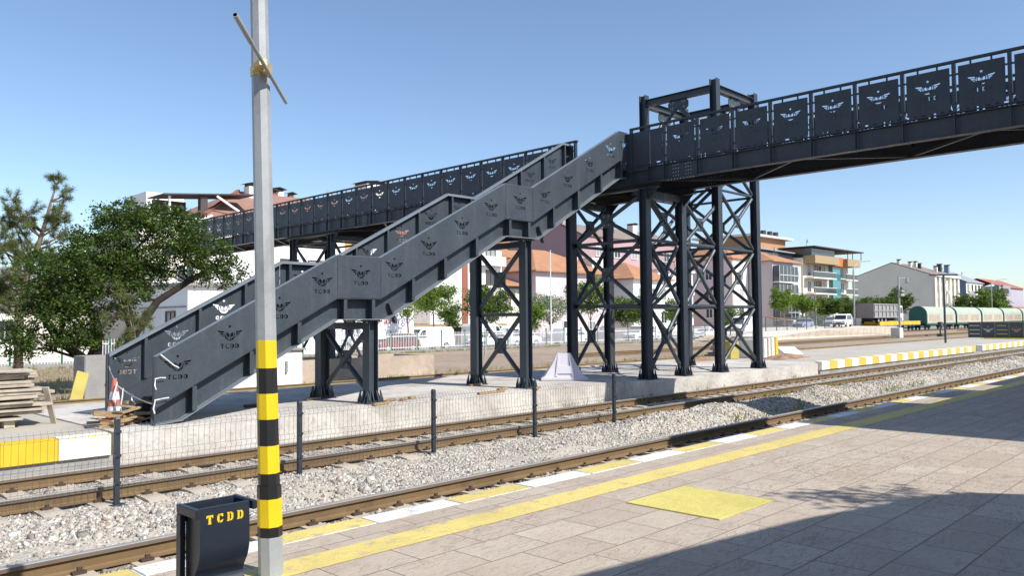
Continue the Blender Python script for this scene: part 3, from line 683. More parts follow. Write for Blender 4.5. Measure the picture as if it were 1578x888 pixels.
# ------------------------------------------------------------------ lamp pole with hazard bands
PB = Vector((2.71, 4.85, .43)); PL_ = Vector((-.0167, .0172, 1.0))
pole = thing('lamp_pole', 'octagonal galvanised pole with yellow and black hazard bands at the platform edge', 'pole', PB)
HZY = mat('hazard_yellow_paint', srgb(224,190,14), .5, 0, .05, 3, 60, .04, .1, .002, dirt=srgb(186,164,60), dirt_lo=.6)
HZK = mat('hazard_black_paint', srgb(24,24,26), .4, 0, .2, 5, 60, .05, .1, .002, dirt=srgb(60,58,54), dirt_lo=.66)
def octa(mb, zs, rs, mis, rot=.2):
    o = len(mb.v)
    for z, r in zip(zs, rs):
        c = PB + PL_*(z-.43)
        for k in range(8): t = rot+math.pi*k/4; mb.v.append((c.x+r*math.cos(t), c.y+r*math.sin(t), z))
    for i in range(len(zs)-1):
        for k in range(8): mb.f.append((o+i*8+k, o+i*8+(k+1) % 8, o+i*8+8+(k+1) % 8, o+i*8+8+k)); mb.m.append(mis[i])
    e = o+(len(zs)-1)*8; mb.f.append(tuple(e+k for k in range(8))); mb.m.append(mis[-1]); mb.f.append(tuple(o+k for k in range(8))[::-1]); mb.m.append(mis[0])
mb = MB(); octa(mb, [.43,.69,.755,.936,1.02], [.0795,.079,.079,.0785,.078], [0,2,1,2]); octa(mb, [1.02,1.10,1.28,1.452,1.62,1.787,1.97,4.3,8.2], [.069,.069,.0685,.0675,.067,.0665,.066,.0565,.042], [2,1,2,1,2,1,0,0])
mb.build('shaft', [GALV, HZY, HZK], pole)
mb = MB(); octa(mb, [3.735,3.80], [.066,.066], [0])
mb.bar((2.60,4.86,3.775), (2.585,4.745,3.785), .05, .045); mb.bar((2.62,4.82,3.765), (2.66,4.78,3.76), .06, .05); mb.tube([(2.56,4.83,3.77),(2.57,4.75,3.77)], .012, 6)
mb.build('clamp', mat('yellowed_zinc', srgb(196,176,120), .5, .3), pole)
mb = MB(); p0 = Vector((2.227,4.423,3.911)); p1 = Vector((2.888,4.98,3.62)); pm = p0.lerp(p1, .28)
d_ = (p1-p0).normalized(); n_ = 14; a_ = d_.cross(Vector((0,0,1))).normalized(); b_ = a_.cross(d_)
mb.tube([p0, pm], .0165, 14, 0, cap=False); mb.tube([p0+d_*.001, pm], .0135, 14, 1, cap=False); mb.tube([pm, pm+d_*.004, p1], [.0165,.0125,.0125], 14, 0)
o = len(mb.v)
for r_ in (.0165, .0135):
    for k in range(14): t = 2*math.pi*(k+.5)/14; mb.v.append(tuple(p0+a_*math.cos(t)*r_+b_*math.sin(t)*r_))
for k in range(14): mb.f.append((o+k, o+(k+1) % 14, o+14+(k+1) % 14, o+14+k)); mb.m.append(0)
mb.build('crossbar', [GALV, BLACK], pole, smooth=False)
mb = MB(); e = PB+PL_*7.75; mb.tube([e, e+Vector((0,.3,.5)), e+Vector((0,1.2,.8))], .03, 8); mb.build('lamp_arm', GALV, pole)
mb = MB(); mb.box(e.x-.12, e.x+.12, e.y+1.1, e.y+1.7, e.z+.74, e.z+.84); mb.build('lamp_head', GALV, pole, bevel=.02)

# ------------------------------------------------------------------ litter bin
BINM = mat('black_blue_bin_paint', srgb(36,42,52), .32, 0, .15, 4, 60, .04, .05, .002, dirt=srgb(70,72,74), dirt_lo=.66)
BINY = mat('yellow_stencil', srgb(224,188,22), .6, 0, .05)
bn = thing('litter_bin', 'black metal litter bin with yellow stencilled letters hanging in a frame beside the banded pole', 'bin', (1.84, 3.81, .43))
for x0, x1 in ((1.682,1.708),(1.968,1.994)):
    mb = MB(); mb.box(x0, x1, 3.702, 3.915, 1.166, 1.208); mb.box(x0, x1, 3.866, 3.915, .45, 1.164); mb.build('frame_side', BINM, bn, bevel=.003)
mb = MB(); mb.box(1.709, 1.967, 3.895, 3.912, 1.12, 1.206); mb.build('back_plate', BINM, bn)
mb = MB(); mb.box(1.66, 2.016, 3.80, 3.98, .431, .449); mb.build('foot_plate', BINM, bn)
prof = [(3.725,1.205),(3.722,1.10),(3.722,1.02),(3.727,.98),(3.742,.94),(3.762,.91),(3.778,.885),(3.785,.86),(3.775,.835),(3.765,.825)]
q_ = []
for i in range(len(prof)-1):
    p0_, p1_, p2_, p3_ = prof[max(i-1,0)], prof[i], prof[i+1], prof[min(i+2,len(prof)-1)]
    for k in range(4):
        t = k/4; q_.append(tuple(.5*(2*b+(c-a)*t+(2*a-5*b+4*c-d)*t*t+(3*b-a-3*c+d)*t**3) for a, b, c, d in zip(p0_, p1_, p2_, p3_)))
prof = q_+[prof[-1]]
mb = MB(); th = .004
for (a, za), (b_, zb) in zip(prof[:-1], prof[1:]):
    mb.add([(1.716,a,za),(1.960,a,za),(1.960,b_,zb),(1.716,b_,zb),(1.716,a+th,za),(1.960,a+th,za),(1.960,b_+th,zb),(1.716,b_+th,zb)], [(0,3,2,1),(4,5,6,7),(0,1,5,4),(2,3,7,6),(0,4,7,3),(1,2,6,5)])
for x in (1.713, 1.960):
    mb.prism([(y, z) for y, z in prof]+[(3.872,.825),(3.880,1.205)], 'x', x, x+.003)
mb.box(1.716, 1.96, 3.874, 3.879, .83, 1.20); mb.box(1.716, 1.96, 3.77, 3.872, .826, .832); mb.box(1.716,1.96,3.726,3.742,1.193,1.206)
mb.build('body', BINM, bn, smooth=False)
def fat_letters():
    w, h = .036, .042; T = [[(0,h),(0,h-.014),(.005,h-.014),(.006,h-.009),(.0115,h-.009),(.0115,.005),(.009,.005),(.009,0),(.027,0),(.027,.005),(.0245,.005),(.0245,h-.009),(.030,h-.009),(.031,h-.014),(w,h-.014),(w,h)]]
    C_ = [[(.0145,0),(.0145,h),(.008,h-.002),(.002,h-.012),(.002,.012),(.008,.002)], [(.018,h),(.018,h-.008),(.026,h-.011),(.027,h-.015),(.034,h-.015),(.034,h),(.031,h-.002),(.026,h)], [(.018,0),(.018,.007),(.028,.012),(.034,.014),(.033,.006),(.026,0)]]
    D_ = [[(0,0),(0,.004),(.003,.005),(.003,h-.005),(0,h-.004),(0,h),(.014,h),(.014,0)], [(.0175,0),(.026,.001),(.034,.010),(.034,h-.010),(.026,h-.001),(.0175,h),(.0175,h-.007),(.0225,h-.012),(.0225,.012),(.0175,.007)]]
    return T, C_, D_
T_, C_, D_ = fat_letters()
for k, L in enumerate((T_, C_, D_, D_)):
    me = curve_mesh(L, .0012) if k == 0 else None
    polys = [[(x*.94+1.742+.0515*k, z+1.128) for x, z in p] for p in L]
    for pl in polys[:1]: pass
    me = curve_mesh(polys, .0012); me.transform(Matrix(((1,0,0,0),(0,0,-1,3.7205),(0,1,0,0),(0,0,0,1)))); me.transform(Matrix.Translation(-wloc(bn))); me.materials.append(BINY); me.name = 'stencil_letter'; obj('stencil_letter', me, bn)

# ------------------------------------------------------------------ yellow hatch cover on the paving
ht = MB(); ht.prism([(5.94,3.42),(6.90,3.42),(6.90,4.36),(5.94,4.36)], 'z', .431, .441)
tag(ht.build('hatch_cover', HATCHY, None, bevel=.003), 'square flat yellow painted hatch cover let into the platform paving', 'hatch cover')

# ------------------------------------------------------------------ welded wire fence between the tracks
wf = thing('wire_fence', 'low dark welded wire mesh fence with five posts standing in the ballast between the tracks', 'fence', (9.2, 10.7, -.2))
PXS = [1.24, 3.84, 6.44, 9.05, 11.63, 14.2]
FZ = -.19
for k, x in enumerate(PXS):
    mb = MB(); mb.box(x-.03, x+.03, 10.67, 10.73, FZ-.05, FZ+1.08); mb.add([(x-.033,10.667,FZ+1.081),(x+.033,10.667,FZ+1.081),(x+.033,10.733,FZ+1.081),(x-.033,10.733,FZ+1.081),(x-.02,10.68,FZ+1.105),(x+.02,10.68,FZ+1.105),(x+.02,10.72,FZ+1.105),(x-.02,10.72,FZ+1.105)], [(3,2,1,0),(4,5,6,7),(0,1,5,4),(1,2,6,5),(2,3,7,6),(3,0,4,7)])
    mb.tube([(x,10.7,FZ-.06),(x,10.7,FZ+.012)], [.14,.10], 9)
    mb.build('post', POSTM, wf)
    for z in (.28, .62, .92):
        mb = MB(); mb.box(x-.04, x+.04, 10.655, 10.668, FZ+z-.018, FZ+z+.018); mb.tube([(x, 10.657, FZ+z), (x, 10.645, FZ+z)], .009, 6); mb.build('clip', POSTM, wf)
for xa, xb in zip(PXS[:-1], PXS[1:]):
    xa += .05; xb -= .05; mb = MB(); n = int((xb-xa)/.075)
    V = [(.06,0),(.22,0),(.26,.03),(.30,0),(.56,0),(.60,.03),(.64,0),(.90,0),(.94,.03),(.98,-.005),(1.02,-.025)]
    sag = rng.normal(0, .012, 3)
    for k in range(n+1):
        x = xa+(xb-xa)*k/n; w = sag[0]*math.sin(3*k/n)
        mb.tube([(x, 10.66-d-w*z*2, FZ+z) for z, d in V], .0021, 4, cap=False)
    for z, d in V[1:10]:
        if z in (.26,.60,.94): continue
        mb.tube([(xa, 10.657-d, FZ+z), (xb, 10.657-d, FZ+z)], .0024, 4, cap=False)
    mb.build('mesh_panel', WIREM, wf)

# ------------------------------------------------------------------ clutter at the foot of the stair
def block(name, label, cat, mb, m, group=None, bevel=0):
    return tag(mb.build(name, m, None, bevel=bevel), label, cat, group)
# plank stack at the left edge
pk = 0; z = .47
PLK = 'weathered grey plank in the loose stack at the left edge of the far platform'
for lay in range(13):
    for row in range(2):
        mb = MB(); L = random.uniform(1.9, 2.7); x1 = 4.55 - .2*abs(lay-6)/6 + random.uniform(-.34, .14); h = random.uniform(.03, .062)
        zc = z+h/2; yy = 16.0+.55*row+random.uniform(-.05,.05); yaw = random.uniform(-.12,.12)
        mb.bar((x1-L, yy-yaw, zc), (x1, yy+yaw, zc+random.uniform(-.006,.006)), random.uniform(.40,.5), h)
        block('plank', PLK, 'plank', mb, WOOD, 'stacked planks', .006)
    z += .068
for x in (2.6, 3.9):
    mb = MB(); mb.bar((x, 15.75, .40), (x, 16.85, .40), .16, .12); block('timber_bearer', 'thick timber bearer lying crosswise under the plank stack', 'timber', mb, WOOD, 'bearers under the plank stack')
mb = MB(); mb.bar((4.62, 15.86, .335), (4.44, 15.72, 1.0), .10, .035); block('leaning_batten', 'thin wooden batten leaning against the end of the plank stack', 'batten', mb, WOOD)
# traffic cone wrapped in tape
ORANGE = mat('faded_orange_plastic', srgb(184,108,88), .6, 0, .1); TAPEW = mat('white_plastic_tape', srgb(214,210,212), .5, 0, .05)
cn = thing('traffic_cone', 'tall faded orange and white traffic cone wrapped in barrier tape by the stair foot', 'traffic cone', (5.42, 15.25, .36))
mb = MB(); zz = [.385,.50,.62,.74,.88,1.0,1.12]; rr = [.145,.128,.11,.092,.072,.054,.035]
for i in range(6): mb.tube([(5.42,15.25,zz[i]),(5.42,15.25,zz[i+1])], [rr[i],rr[i+1]], 16, [0,1,0,1,0,0][i], cap=(i in (0,5)))
mb.build('body', [ORANGE, TAPEW], cn); mb = MB(); mb.box(5.22,5.62,15.05,15.45,.362,.386); mb.build('base', ORANGE, cn, bevel=.01)
def ribbon(mb, pts, w=.05, up=(0,0,1)):
    w *= .45
    pts = [Vector(p) for p in pts]; o = len(mb.v)
    for i, p in enumerate(pts):
        d = (pts[min(i+1,len(pts)-1)]-pts[max(i-1,0)]).normalized(); tw = Vector(up)+Vector((.5*math.sin(i*1.7),.5*math.cos(i*2.3),0)); a = (tw-d*tw.dot(d)).normalized()*w/2
        nrm = d.cross(a).normalized()*.0012
        mb.v += [tuple(p-a-nrm), tuple(p+a-nrm), tuple(p+a+nrm), tuple(p-a+nrm)]
    for i in range(len(pts)-1):
        for k in range(4): mb.f.append((o+4*i+k, o+4*i+(k+1) % 4, o+4*i+4+(k+1) % 4, o+4*i+4+k)); mb.m.append(0)
def sagline(a, b, s, n=9): 
    a = Vector(a); b = Vector(b); return [a.lerp(b, i/n)-Vector((0,0,s*4*(i/n)*(1-i/n))) for i in range(n+1)]
mb = MB(); ribbon(mb, sagline((5.58,16.0,1.30),(5.44,15.18,1.02),.04), .05); ribbon(mb, sagline((5.42,15.14,1.0),(5.60,13.86,.72),.05), .05)
ribbon(mb, [(5.42,15.12,1.06),(5.36,15.10,.85),(5.40,15.08,.6),(5.33,15.06,.45)], .06, (1,0,0)); ribbon(mb, [(5.44,14.9,.96),(5.42,14.88,.8),(5.4,14.9,.62),(5.38,14.86,.5)], .05, (1,0,0)); ribbon(mb, [(5.47,14.55,.88),(5.44,14.5,.78),(5.5,14.48,.7)], .05, (1,0,0))
tag(mb.build('barrier_tape', TAPEW), 'white plastic barrier tape strung from the cone across the foot of the stairs', 'barrier tape')
mb = MB(); ribbon(mb, [(5.56,13.83,1.16),(5.64,13.80,1.18),(5.74,13.82,1.17)], .045); ribbon(mb, [(5.57,13.83,1.15),(5.55,13.80,1.05),(5.57,13.79,.98)], .04, (1,0,0)); ribbon(mb, [(5.56,13.83,.80),(5.66,13.80,.82),(5.80,13.82,.83)], .05); ribbon(mb, [(5.57,13.83,.79),(5.53,13.80,.66),(5.55,13.79,.58)], .045, (1,0,0)); ribbon(mb, [(5.66,13.84,1.57),(5.74,13.83,1.5),(5.88,13.83,1.38),(5.97,13.83,1.33)], .045)
tag(mb.build('tape_scrap', TAPEW), 'torn ends of white tape knotted round the near end post of the staircase', 'tape')
for k in range(26):
    mb = MB(); a = random.uniform(-.6,.6); c = Vector((5.05+random.uniform(-.05,.65), 14.15+random.uniform(0,.75), .37+.25*random.random()*(k/26)+.012*k*.5)); L = random.uniform(.25,.55)
    d = Vector((math.cos(a), math.sin(a)*.7, random.uniform(-.2,.2))).normalized()*L/2
    mb.bar(c-d, c+d, random.uniform(.07,.12), random.uniform(.02,.05)); block('broken_board', 'broken pale pallet board in the heap at the foot of the stairs', 'board', mb, WOODY, 'heap of broken pallet boards')
for (x, y, z, w, d, h), lb in zip([(5.62,14.55,.37,.3,.35,.3),(5.9,14.9,.62,.34,.4,.14)], ('dark rubber block under the board heap at the stair foot', 'dark rubber mat lying on the lowest stair tread')):
    mb = MB(); mb.box(x, x+w, y, y+d, z, z+h); block('rubber_block', lb, 'rubber block', mb, BLACK, None, .03)
mb = MB(); mb.box(8.0,8.3,15.35,15.45,.362,.42); block('timber_offcut', 'small dark timber offcut lying on the slab under the first stair flight', 'timber', mb, mat('dark_timber', srgb(70,60,52), .9), None, .006)
# timber packing round the bent feet
offs = [((9.9,13.62),(10.35,13.7)),((9.6,15.7),(10.0,15.75)),((10.45,13.95),(10.9,14.2)),((10.9,13.98),(11.15,14.1)),((14.55,15.7),(15.0,15.75)),((13.0,13.75),(13.9,13.8)),((14.1,14.2),(14.5,14.3)),((14.85,13.75),(15.2,13.8)),((11.3,14.2),(11.5,14.25))]
for a, b_ in offs:
    mb = MB(); mb.bar((*a,.39), (*b_,.39), .09, .05); block('timber_packing', 'short brown packing timber lying loose on the slab near the staircase columns', 'timber', mb, WOODY, 'packing timbers on the slab', .005)
# plastic jersey barrier
JER = mat('grey_white_plastic', srgb(196,192,200), .55, 0, .05, 2, 40, .03, .1, .003, dirt=srgb(160,154,156), dirt_lo=.55)
jb = thing('jersey_barrier', 'pale lilac grey plastic road barrier standing under the staircase next to a tower column', 'barrier', (18.3,15.2,.36))
c_ = Vector((17.85, 15.25, 0)); ux = Vector((.69,-.72,0)); uy = Vector((.72,.69,0))
def jp(u, v, z): p = c_+ux*u+uy*v; return (p.x, p.y, .362+z)
rows = [(0,.68,.42),(.06,.68,.42),(.14,.56,.36),(.45,.36,.22),(.78,.20,.12)]
V_ = [jp(su*a, sv*b, z) for z, a, b in rows for su, sv in ((-1,-1),(1,-1),(1,1),(-1,1))]
mb = MB(); mb.add(V_, [(3,2,1,0)]+[(4*r+k, 4*r+(k+1) % 4, 4*r+4+(k+1) % 4, 4*r+4+k) for r in range(4) for k in range(4)]+[(16,17,18,19)]); mb.build('shell', JER, jb, bevel=.012)
mb = MB()
for a0, a1 in ((-.17,-.13),(.13,.17)): mb.add([jp(a0*1.6,-.40,.12),jp(a1*1.6,-.40,.12),jp(a1,-.135,.76),jp(a0,-.135,.76),jp(a0*1.6,-.30,.12),jp(a1*1.6,-.30,.12),jp(a1,-.08,.76),jp(a0,-.08,.76)], [(0,1,2,3),(0,4,5,1),(1,5,6,2),(2,6,7,3),(3,7,4,0)])
mb.add([jp(-.26,-.37,.2),jp(.26,-.37,.2),jp(.2,-.285,.42),jp(-.2,-.285,.42),jp(-.26,-.3,.2),jp(.26,-.3,.2),jp(.2,-.2,.42),jp(-.2,-.2,.42)], [(0,1,2,3),(0,4,5,1),(1,5,6,2),(2,6,7,3),(3,7,4,0)]); mb.build('front_ribs', JER, jb)
# ------------------------------------------------------------------ yard: concrete blocks, kerb stones, masts
STONEW = mat('rough_stone_wall', srgb(186,174,156), .95, 0, .2, 1.5, 5, .12, .8, .04, dirt=srgb(140,124,104))
def simple(name, label, cat, m, mb, group=None, bevel=0): return tag(mb.build(name, m, None, bevel=bevel), label, cat, group)
cb_ = thing('concrete_block', 'upright grey concrete block with a round hole beside the track behind the stair foot', 'concrete block', (8.75, 26.3, -.3))
mb = MB(); mb.prism([(8.35,25.9),(9.25,25.9),(9.25,26.9),(8.35,26.9)], 'z', -.3, 1.15); mb.build('body', CONC_G, cb_, bevel=.02)
mb = MB(); mb.tube([(9.0,25.93,.27),(9.0,25.89,.27)], .085, 14); mb.build('pipe_hole', BLACK, cb_)
mb = MB(); mb.bar((7.98,25.55,-.2), (8.28,25.84,.68), .34, .06, (0,1,0)); simple('leaning_board', 'yellowed board leaning against the grey concrete block', 'board', mat('yellowed_board', srgb(180,164,84), .8, 0, .1), mb)
wb = thing('utility_box', 'low white rendered masonry box behind the lower stair flight', 'masonry box', (14.2, 25.8, -.3))
mb = MB(); mb.box(12.4, 15.4, 25.4, 27.2, -.3, 1.12); mb.build('wall', mat('white_render', srgb(240,238,234), .9, 0, .05, 1, 10, .04, .3, .01, dirt=srgb(206,200,190), dirt_lo=.6), wb, bevel=.02)
mb = MB(); mb.box(12.3, 15.5, 25.3, 27.3, 1.122, 1.2); mb.build('cap', CONC_G, wb, bevel=.01)
mb = MB(); mb.tube([(14.75,25.36,.35),(14.75,25.36,.75)], .05, 8); mb.build('vent_pipe', GALV, wb)
rb = thing('concrete_ramp', 'long low board-marked concrete retaining block beyond the near yard track', 'retaining block', (21.5, 28, -.3))
mb = MB(); mb.box(15.6, 23.4, 27.6, 28.0, -.3, .62); mb.box(15.6, 23.4, 30.0, 30.4, -.3, .62); mb.box(15.6, 16.0, 28.0, 30.0, -.3, .62); mb.box(23.0,23.4,28.0,30.0,-.3,.62)
mb.build('wall', mat('pinkish_board_marked_concrete', srgb(182,165,148), .92, 0, .15, 1.4, 12, .1, .6, .015, dirt=srgb(150,124,106)), rb); mb = MB(); mb.box(16.0,23.0,28.0,30.0,-.3,.45); mb.build('fill', EARTH, rb)
# kerb stones and slabs stacked beside the lift tower
for k, (w, y_) in enumerate([(.14,0),(.16,0),(.13,1),(.15,1),(.2,1),(.18,0)]):
    x = 33.0+.36*k; mb = MB(); mb.box(x, x+.27, 17.0, 18.0, .33, 1.16 + .015*k)
    if k == 5: simple('kerb_stone', 'bright yellow painted kerb stone standing at the end of the white kerb stone row', 'kerb stone', YEL, mb, 'kerb stones by the lift tower', .02)
    else: simple('kerb_stone', 'dirty white kerb stone standing upright in the row beside the lift tower', 'kerb stone', [WHT, CONC][k % 2], mb, 'kerb stones by the lift tower', .02)
mb = MB(); mb.box(31.6, 32.35, 17.5, 18.3, .33, 1.12); simple('kerb_block', 'dull ochre yellow kerb block standing alone behind the lift tower column', 'kerb block', mat('ochre_paint', srgb(176,160,80), .8, 0, .1), mb, None, .02)
z = .34
for k in range(9):
    mb = MB(); a = random.uniform(-.12,.12); x = 36.2+random.uniform(-.25,.25); y = 19.9+random.uniform(-.2,.2); h = random.uniform(.08,.12); L = random.uniform(1.5,2.1)
    mb.bar((x-L/2*math.cos(a), y-L/2*math.sin(a), z+h/2-.2), (x+L/2*math.cos(a), y+L/2*math.sin(a), z+h/2-.2), random.uniform(1.1,1.5), h); simple('stone_slab', 'broken grey paving slab in the pile behind the kerb stones', 'paving slab', CONC_G, mb, 'pile of paving slabs', .02); z += h+.004
for k in range(5):
    mb = MB(); x = 33.2+.55*k; mb.bar((x-1.2, 20.1+.1*k, 1.25+.05*k-.2), (x+1.3, 20.4-.1*k, 1.22+.06*k-.2), .28, .05); simple('long_board', 'long weathered board lying loosely on top of the slab pile', 'board', WOOD, mb, 'boards on the slab pile')
mb = MB(); mb.prism([(17.1,.345),(17.1,.36),(17.55,.70),(18.3,.70),(18.3,.345)], 'x', 36.2, 37.9); simple('ramp_stone', 'white sloped stone lying at the start of the asphalt platform', 'stone', WHT, mb, None, .02)
def heap(name, label, cx, cy, rx, ry, h, z0, m, group=None, kind=None):
    n = 26; vs_ = []; fs = []
    for j in range(9):
        t = j/8
        for i in range(n):
            a = 2*math.pi*i/n; r = (1-t)*(1+.18*math.sin(3*a+cx)+.1*math.sin(7*a)); vs_.append((cx+rx*r*math.cos(a), cy+ry*r*math.sin(a), z0+h*(math.sin(t*math.pi/2)**1.2)*(1+.15*math.sin(5*a+2*t))+random.uniform(-.02,.02)*h*3*(t > 0)))
    for j in range(8):
        for i in range(n): fs.append((j*n+i, j*n+(i+1) % n, (j+1)*n+(i+1) % n, (j+1)*n+i))
    mb = MB(); mb.add(vs_, fs); return tag(mb.build(name, m), label, 'earth heap', group)
REDE = mat('reddish_earth', srgb(148,122,100), 1, 0, .25, 2, 12, .12, .9, .05, spec=.1)
heap('earth_heap', 'small brown earth heap against the kerb stones beside the lift tower', 33.6, 16.0, 1.9, .7, .2, .33, REDE)
heap('earth_heap', 'low brown earth spill between the lift tower foot and the asphalt platform', 29.8, 17.8, 1.8, .6, .14, .35, REDE)
# masts and small equipment on the right
mp = thing('platform_post', 'thin dark post with a short crossbar on the far platform', 'post', (59.2,16.8,.33))
mb = MB(); mb.tube([(59.2,16.8,.33),(59.2,16.8,4.95)], .07, 8); mb.build('shaft', STEEL, mp); mb = MB(); mb.bar((58.6,17.5,4.93),(59.8,16.1,4.93), .09, .12); mb.build('crossbar', STEEL, mp)
cm = thing('camera_mast', 'slim grey mast with a dome camera and a concrete foot block in the yard', 'camera mast', (99.2,33.0,-.3))
mb = MB(); mb.tube([(99.2,33.0,-.3),(99.2,33.0,6.9)], [.15,.10], 10); mb.build('shaft', GALV, cm)
mb = MB(); mb.box(97.3,98.5,32.4,33.4,-.3,.9); mb.build('foot_block', CONC, cm, bevel=.03)
mb = MB(); mb.tube([(99.2,33.0,6.7),(100.2,32.4,6.7)], .05, 8); mb.tube([(100.2,32.4,6.75),(100.2,32.4,6.35)], .16, 10); mb.tube([(100.2,32.4,6.35),(100.2,32.4,6.15),(100.2,32.4,6.05)], [.2,.17,.05], 12); mb.build('dome_camera', GALV, cm)
mb = MB(); mb.box(98.8,99.9,32.6,32.9,4.6,4.9); mb.box(99.0,99.9,32.6,32.9,5.1,5.3); mb.build('equipment_box', GALV, cm)
sg = thing('shunting_signal', 'small dark low signal standing in the yard in front of the wagons', 'signal', (108,31.2,-.3))
mb = MB(); mb.tube([(108,31.2,-.3),(108,31.2,1.0)], .09, 8); mb.build('stem', STEEL, sg); mb = MB(); mb.box(107.6,108.4,31.0,31.4,1.0,1.5); mb.box(107.5,108.5,30.9,31.5,-.3,.0); mb.build('head', STEEL, sg, bevel=.03)
# barrier across the far platform with emblem panels
BARM = mat('barrier_dark_panel', srgb(70,76,80), .6, 0, .1); BARF = mat('barrier_olive_frame', srgb(150,146,104), .6)
SILV = mat('silver_marking', srgb(190,188,176), .5); GOLD = mat('gold_marking', srgb(176,160,104), .5); COPP = mat('copper_marking', srgb(178,142,116), .5)
br = thing('platform_barrier', 'dark panelled barrier with emblems and stripes across the far platform', 'barrier', (72,16,.33))
for k in range(8):
    y1 = 18.75-.97*k; y0 = y1-.93
    mb = MB(); mb.box(72.0,72.06,y0,y1,.45,1.62); mb.build('panel', BARM, br)
    mb = MB(); mb.box(71.97,72.09,y0-.03,y0,.35,1.66); mb.box(71.97,72.09,y0,y1,1.622,1.66); mb.box(71.97,72.09,y0,y1,.41,.448); mb.build('frame', BARF, br)
    if k % 2 == 0:
        for i, z in enumerate((.68,1.0,1.34)):
            mb = MB(); mb.box(71.985,71.999,y0+.1+.1*(i==2)*(k==2),y1-.1,z,z+.07); mb.build('stripe', [SILV,GOLD][(k//2) % 2], br)
    else:
        me = curve_mesh([p for p in emblem(0, 0, .72, text=False)], .01); me.transform(Matrix(((0,0,-1,71.99),(-1,0,0,(y0+y1)/2),(0,1,0,1.02),(0,0,0,1)))); me.transform(Matrix.Translation(-wloc(br))); me.materials.append([SILV,COPP][(k//2) % 2]); me.name = 'emblem'; obj('emblem', me, br)
mb = MB(); mb.box(71.7,72.4,14.9,17.6,.331,.42); mb.build('yellow_foot', YEL, br)
# loading dock with stone face
dk = thing('loading_dock', 'earth loading dock with a rough pale stone face in front of the street', 'loading dock', (100,42,-.3))
mb = MB(); mb.add([(84,41,-.3),(122,41,-.3),(122,62,-.3),(84,62,-.3),(84,41.2,.02),(96,41,.62),(122,41,.85),(122,62,.95),(84,62,.3)], [(0,1,6,5,4),(1,2,7,6),(2,3,8,7),(3,0,4,8)]); mb.build('stone_face', STONEW, dk)
mb = MB(); mb.add([(84,41.2,.024),(96,41,.624),(122,41,.854),(122,62,.954),(84,62,.304)], [(0,1,2,3,4)]); mb.build('gravel_top', mat('dusty_gravel', srgb(206,198,184), 1, 0, .1, .5, 20, .05, .3, .01), dk)
# street behind the rear fence
g = MB(); g.add([(-80,50.6,-.294),(400,50.6,-.294),(400,58.5,-.294),(-80,58.5,-.294)], [(0,1,2,3)]); struct('street', g, ROADM)
g = MB(); g.box(-80,400,58.5,62.5,-.3,-.16); struct('pavement', g, CONC_G)
g = MB(); g.box(-80,84,49.3,50.6,-.3,-.18); struct('kerb', g, CONC)
# rear fence: white pickets, green posts, low base wall
FW = mat('white_picket_paint', srgb(232,230,230), .6, 0, .04); FG = mat('green_post_paint', srgb(36,100,66), .5, 0, .1)
rf = thing('picket_fence', 'long white picket fence with green posts on a low concrete base along the street', 'fence', (40, 48.6, -.3))
mb = MB(); mb.box(-20, 84, 48.5, 48.75, -.3, -.05); mb.build('base_wall', CONC_G, rf)
x = -18.0; pm_ = None; k = 0
def picket_panel(x0, L):
    mb = MB(); n = int(L/.155)
    for i in range(n): xx = x0+.07+(L-.14)*i/(n-1); mb.box(xx-.014, xx+.014, 48.60, 48.625, -.02, 1.28)
    mb.box(x0+.03, x0+L-.03, 48.626, 48.66, .12, .17); mb.box(x0+.03, x0+L-.03, 48.626, 48.66, .98, 1.04); return mb
while x < 83:
    if pm_ is None:
        o1 = picket_panel(0, 2.5).build('picket_panel', FW, None); pm_ = o1.data; bpy.data.objects.remove(o1)
        b = MB(); b.box(-.05, .05, 48.58, 48.68, -.05, 1.42); o2 = b.build('fence_post', FG, None); pp_ = o2.data; bpy.data.objects.remove(o2)
    bw = Vector(rf.location); part('fence_post', pp_, rf, Vector((x, 0, 0))-bw); part('picket_panel', pm_, rf, Vector((x, 0, 0))-bw); x += 2.5
# wire fence to the right, on the street side
DKP = mat('dark_fence_post', srgb(70,74,74), .6)
wf2 = thing('street_mesh_fence', 'grey wire mesh fence with dark posts sloping down beside the stone loading dock', 'fence', (98, 46, 0))
for k in range(13):
    xx = 84+2.9*k; zz = .3+.045*(xx-84)*.5; 
    mb = MB(); mb.tube([(xx, 46.5, zz-.3), (xx, 46.5, zz+1.7)], .06, 6); mb.build('post', DKP, wf2)
    if k < 12:
        mb = MB(); z2 = .3+.045*(xx+2.9-84)*.5
        for i in range(30): t = i/30; mb.bar((xx+2.9*t, 46.5, zz+(z2-zz)*t+.05), (xx+2.9*t, 46.5, zz+(z2-zz)*t+1.6), .008, .008)
        for h in (.05,.35,.65,.95,1.25,1.6): mb.bar((xx, 46.5, zz+h), (xx+2.9, 46.5, z2+h), .01, .012)
        mb.build('mesh_panel', GALV, wf2)
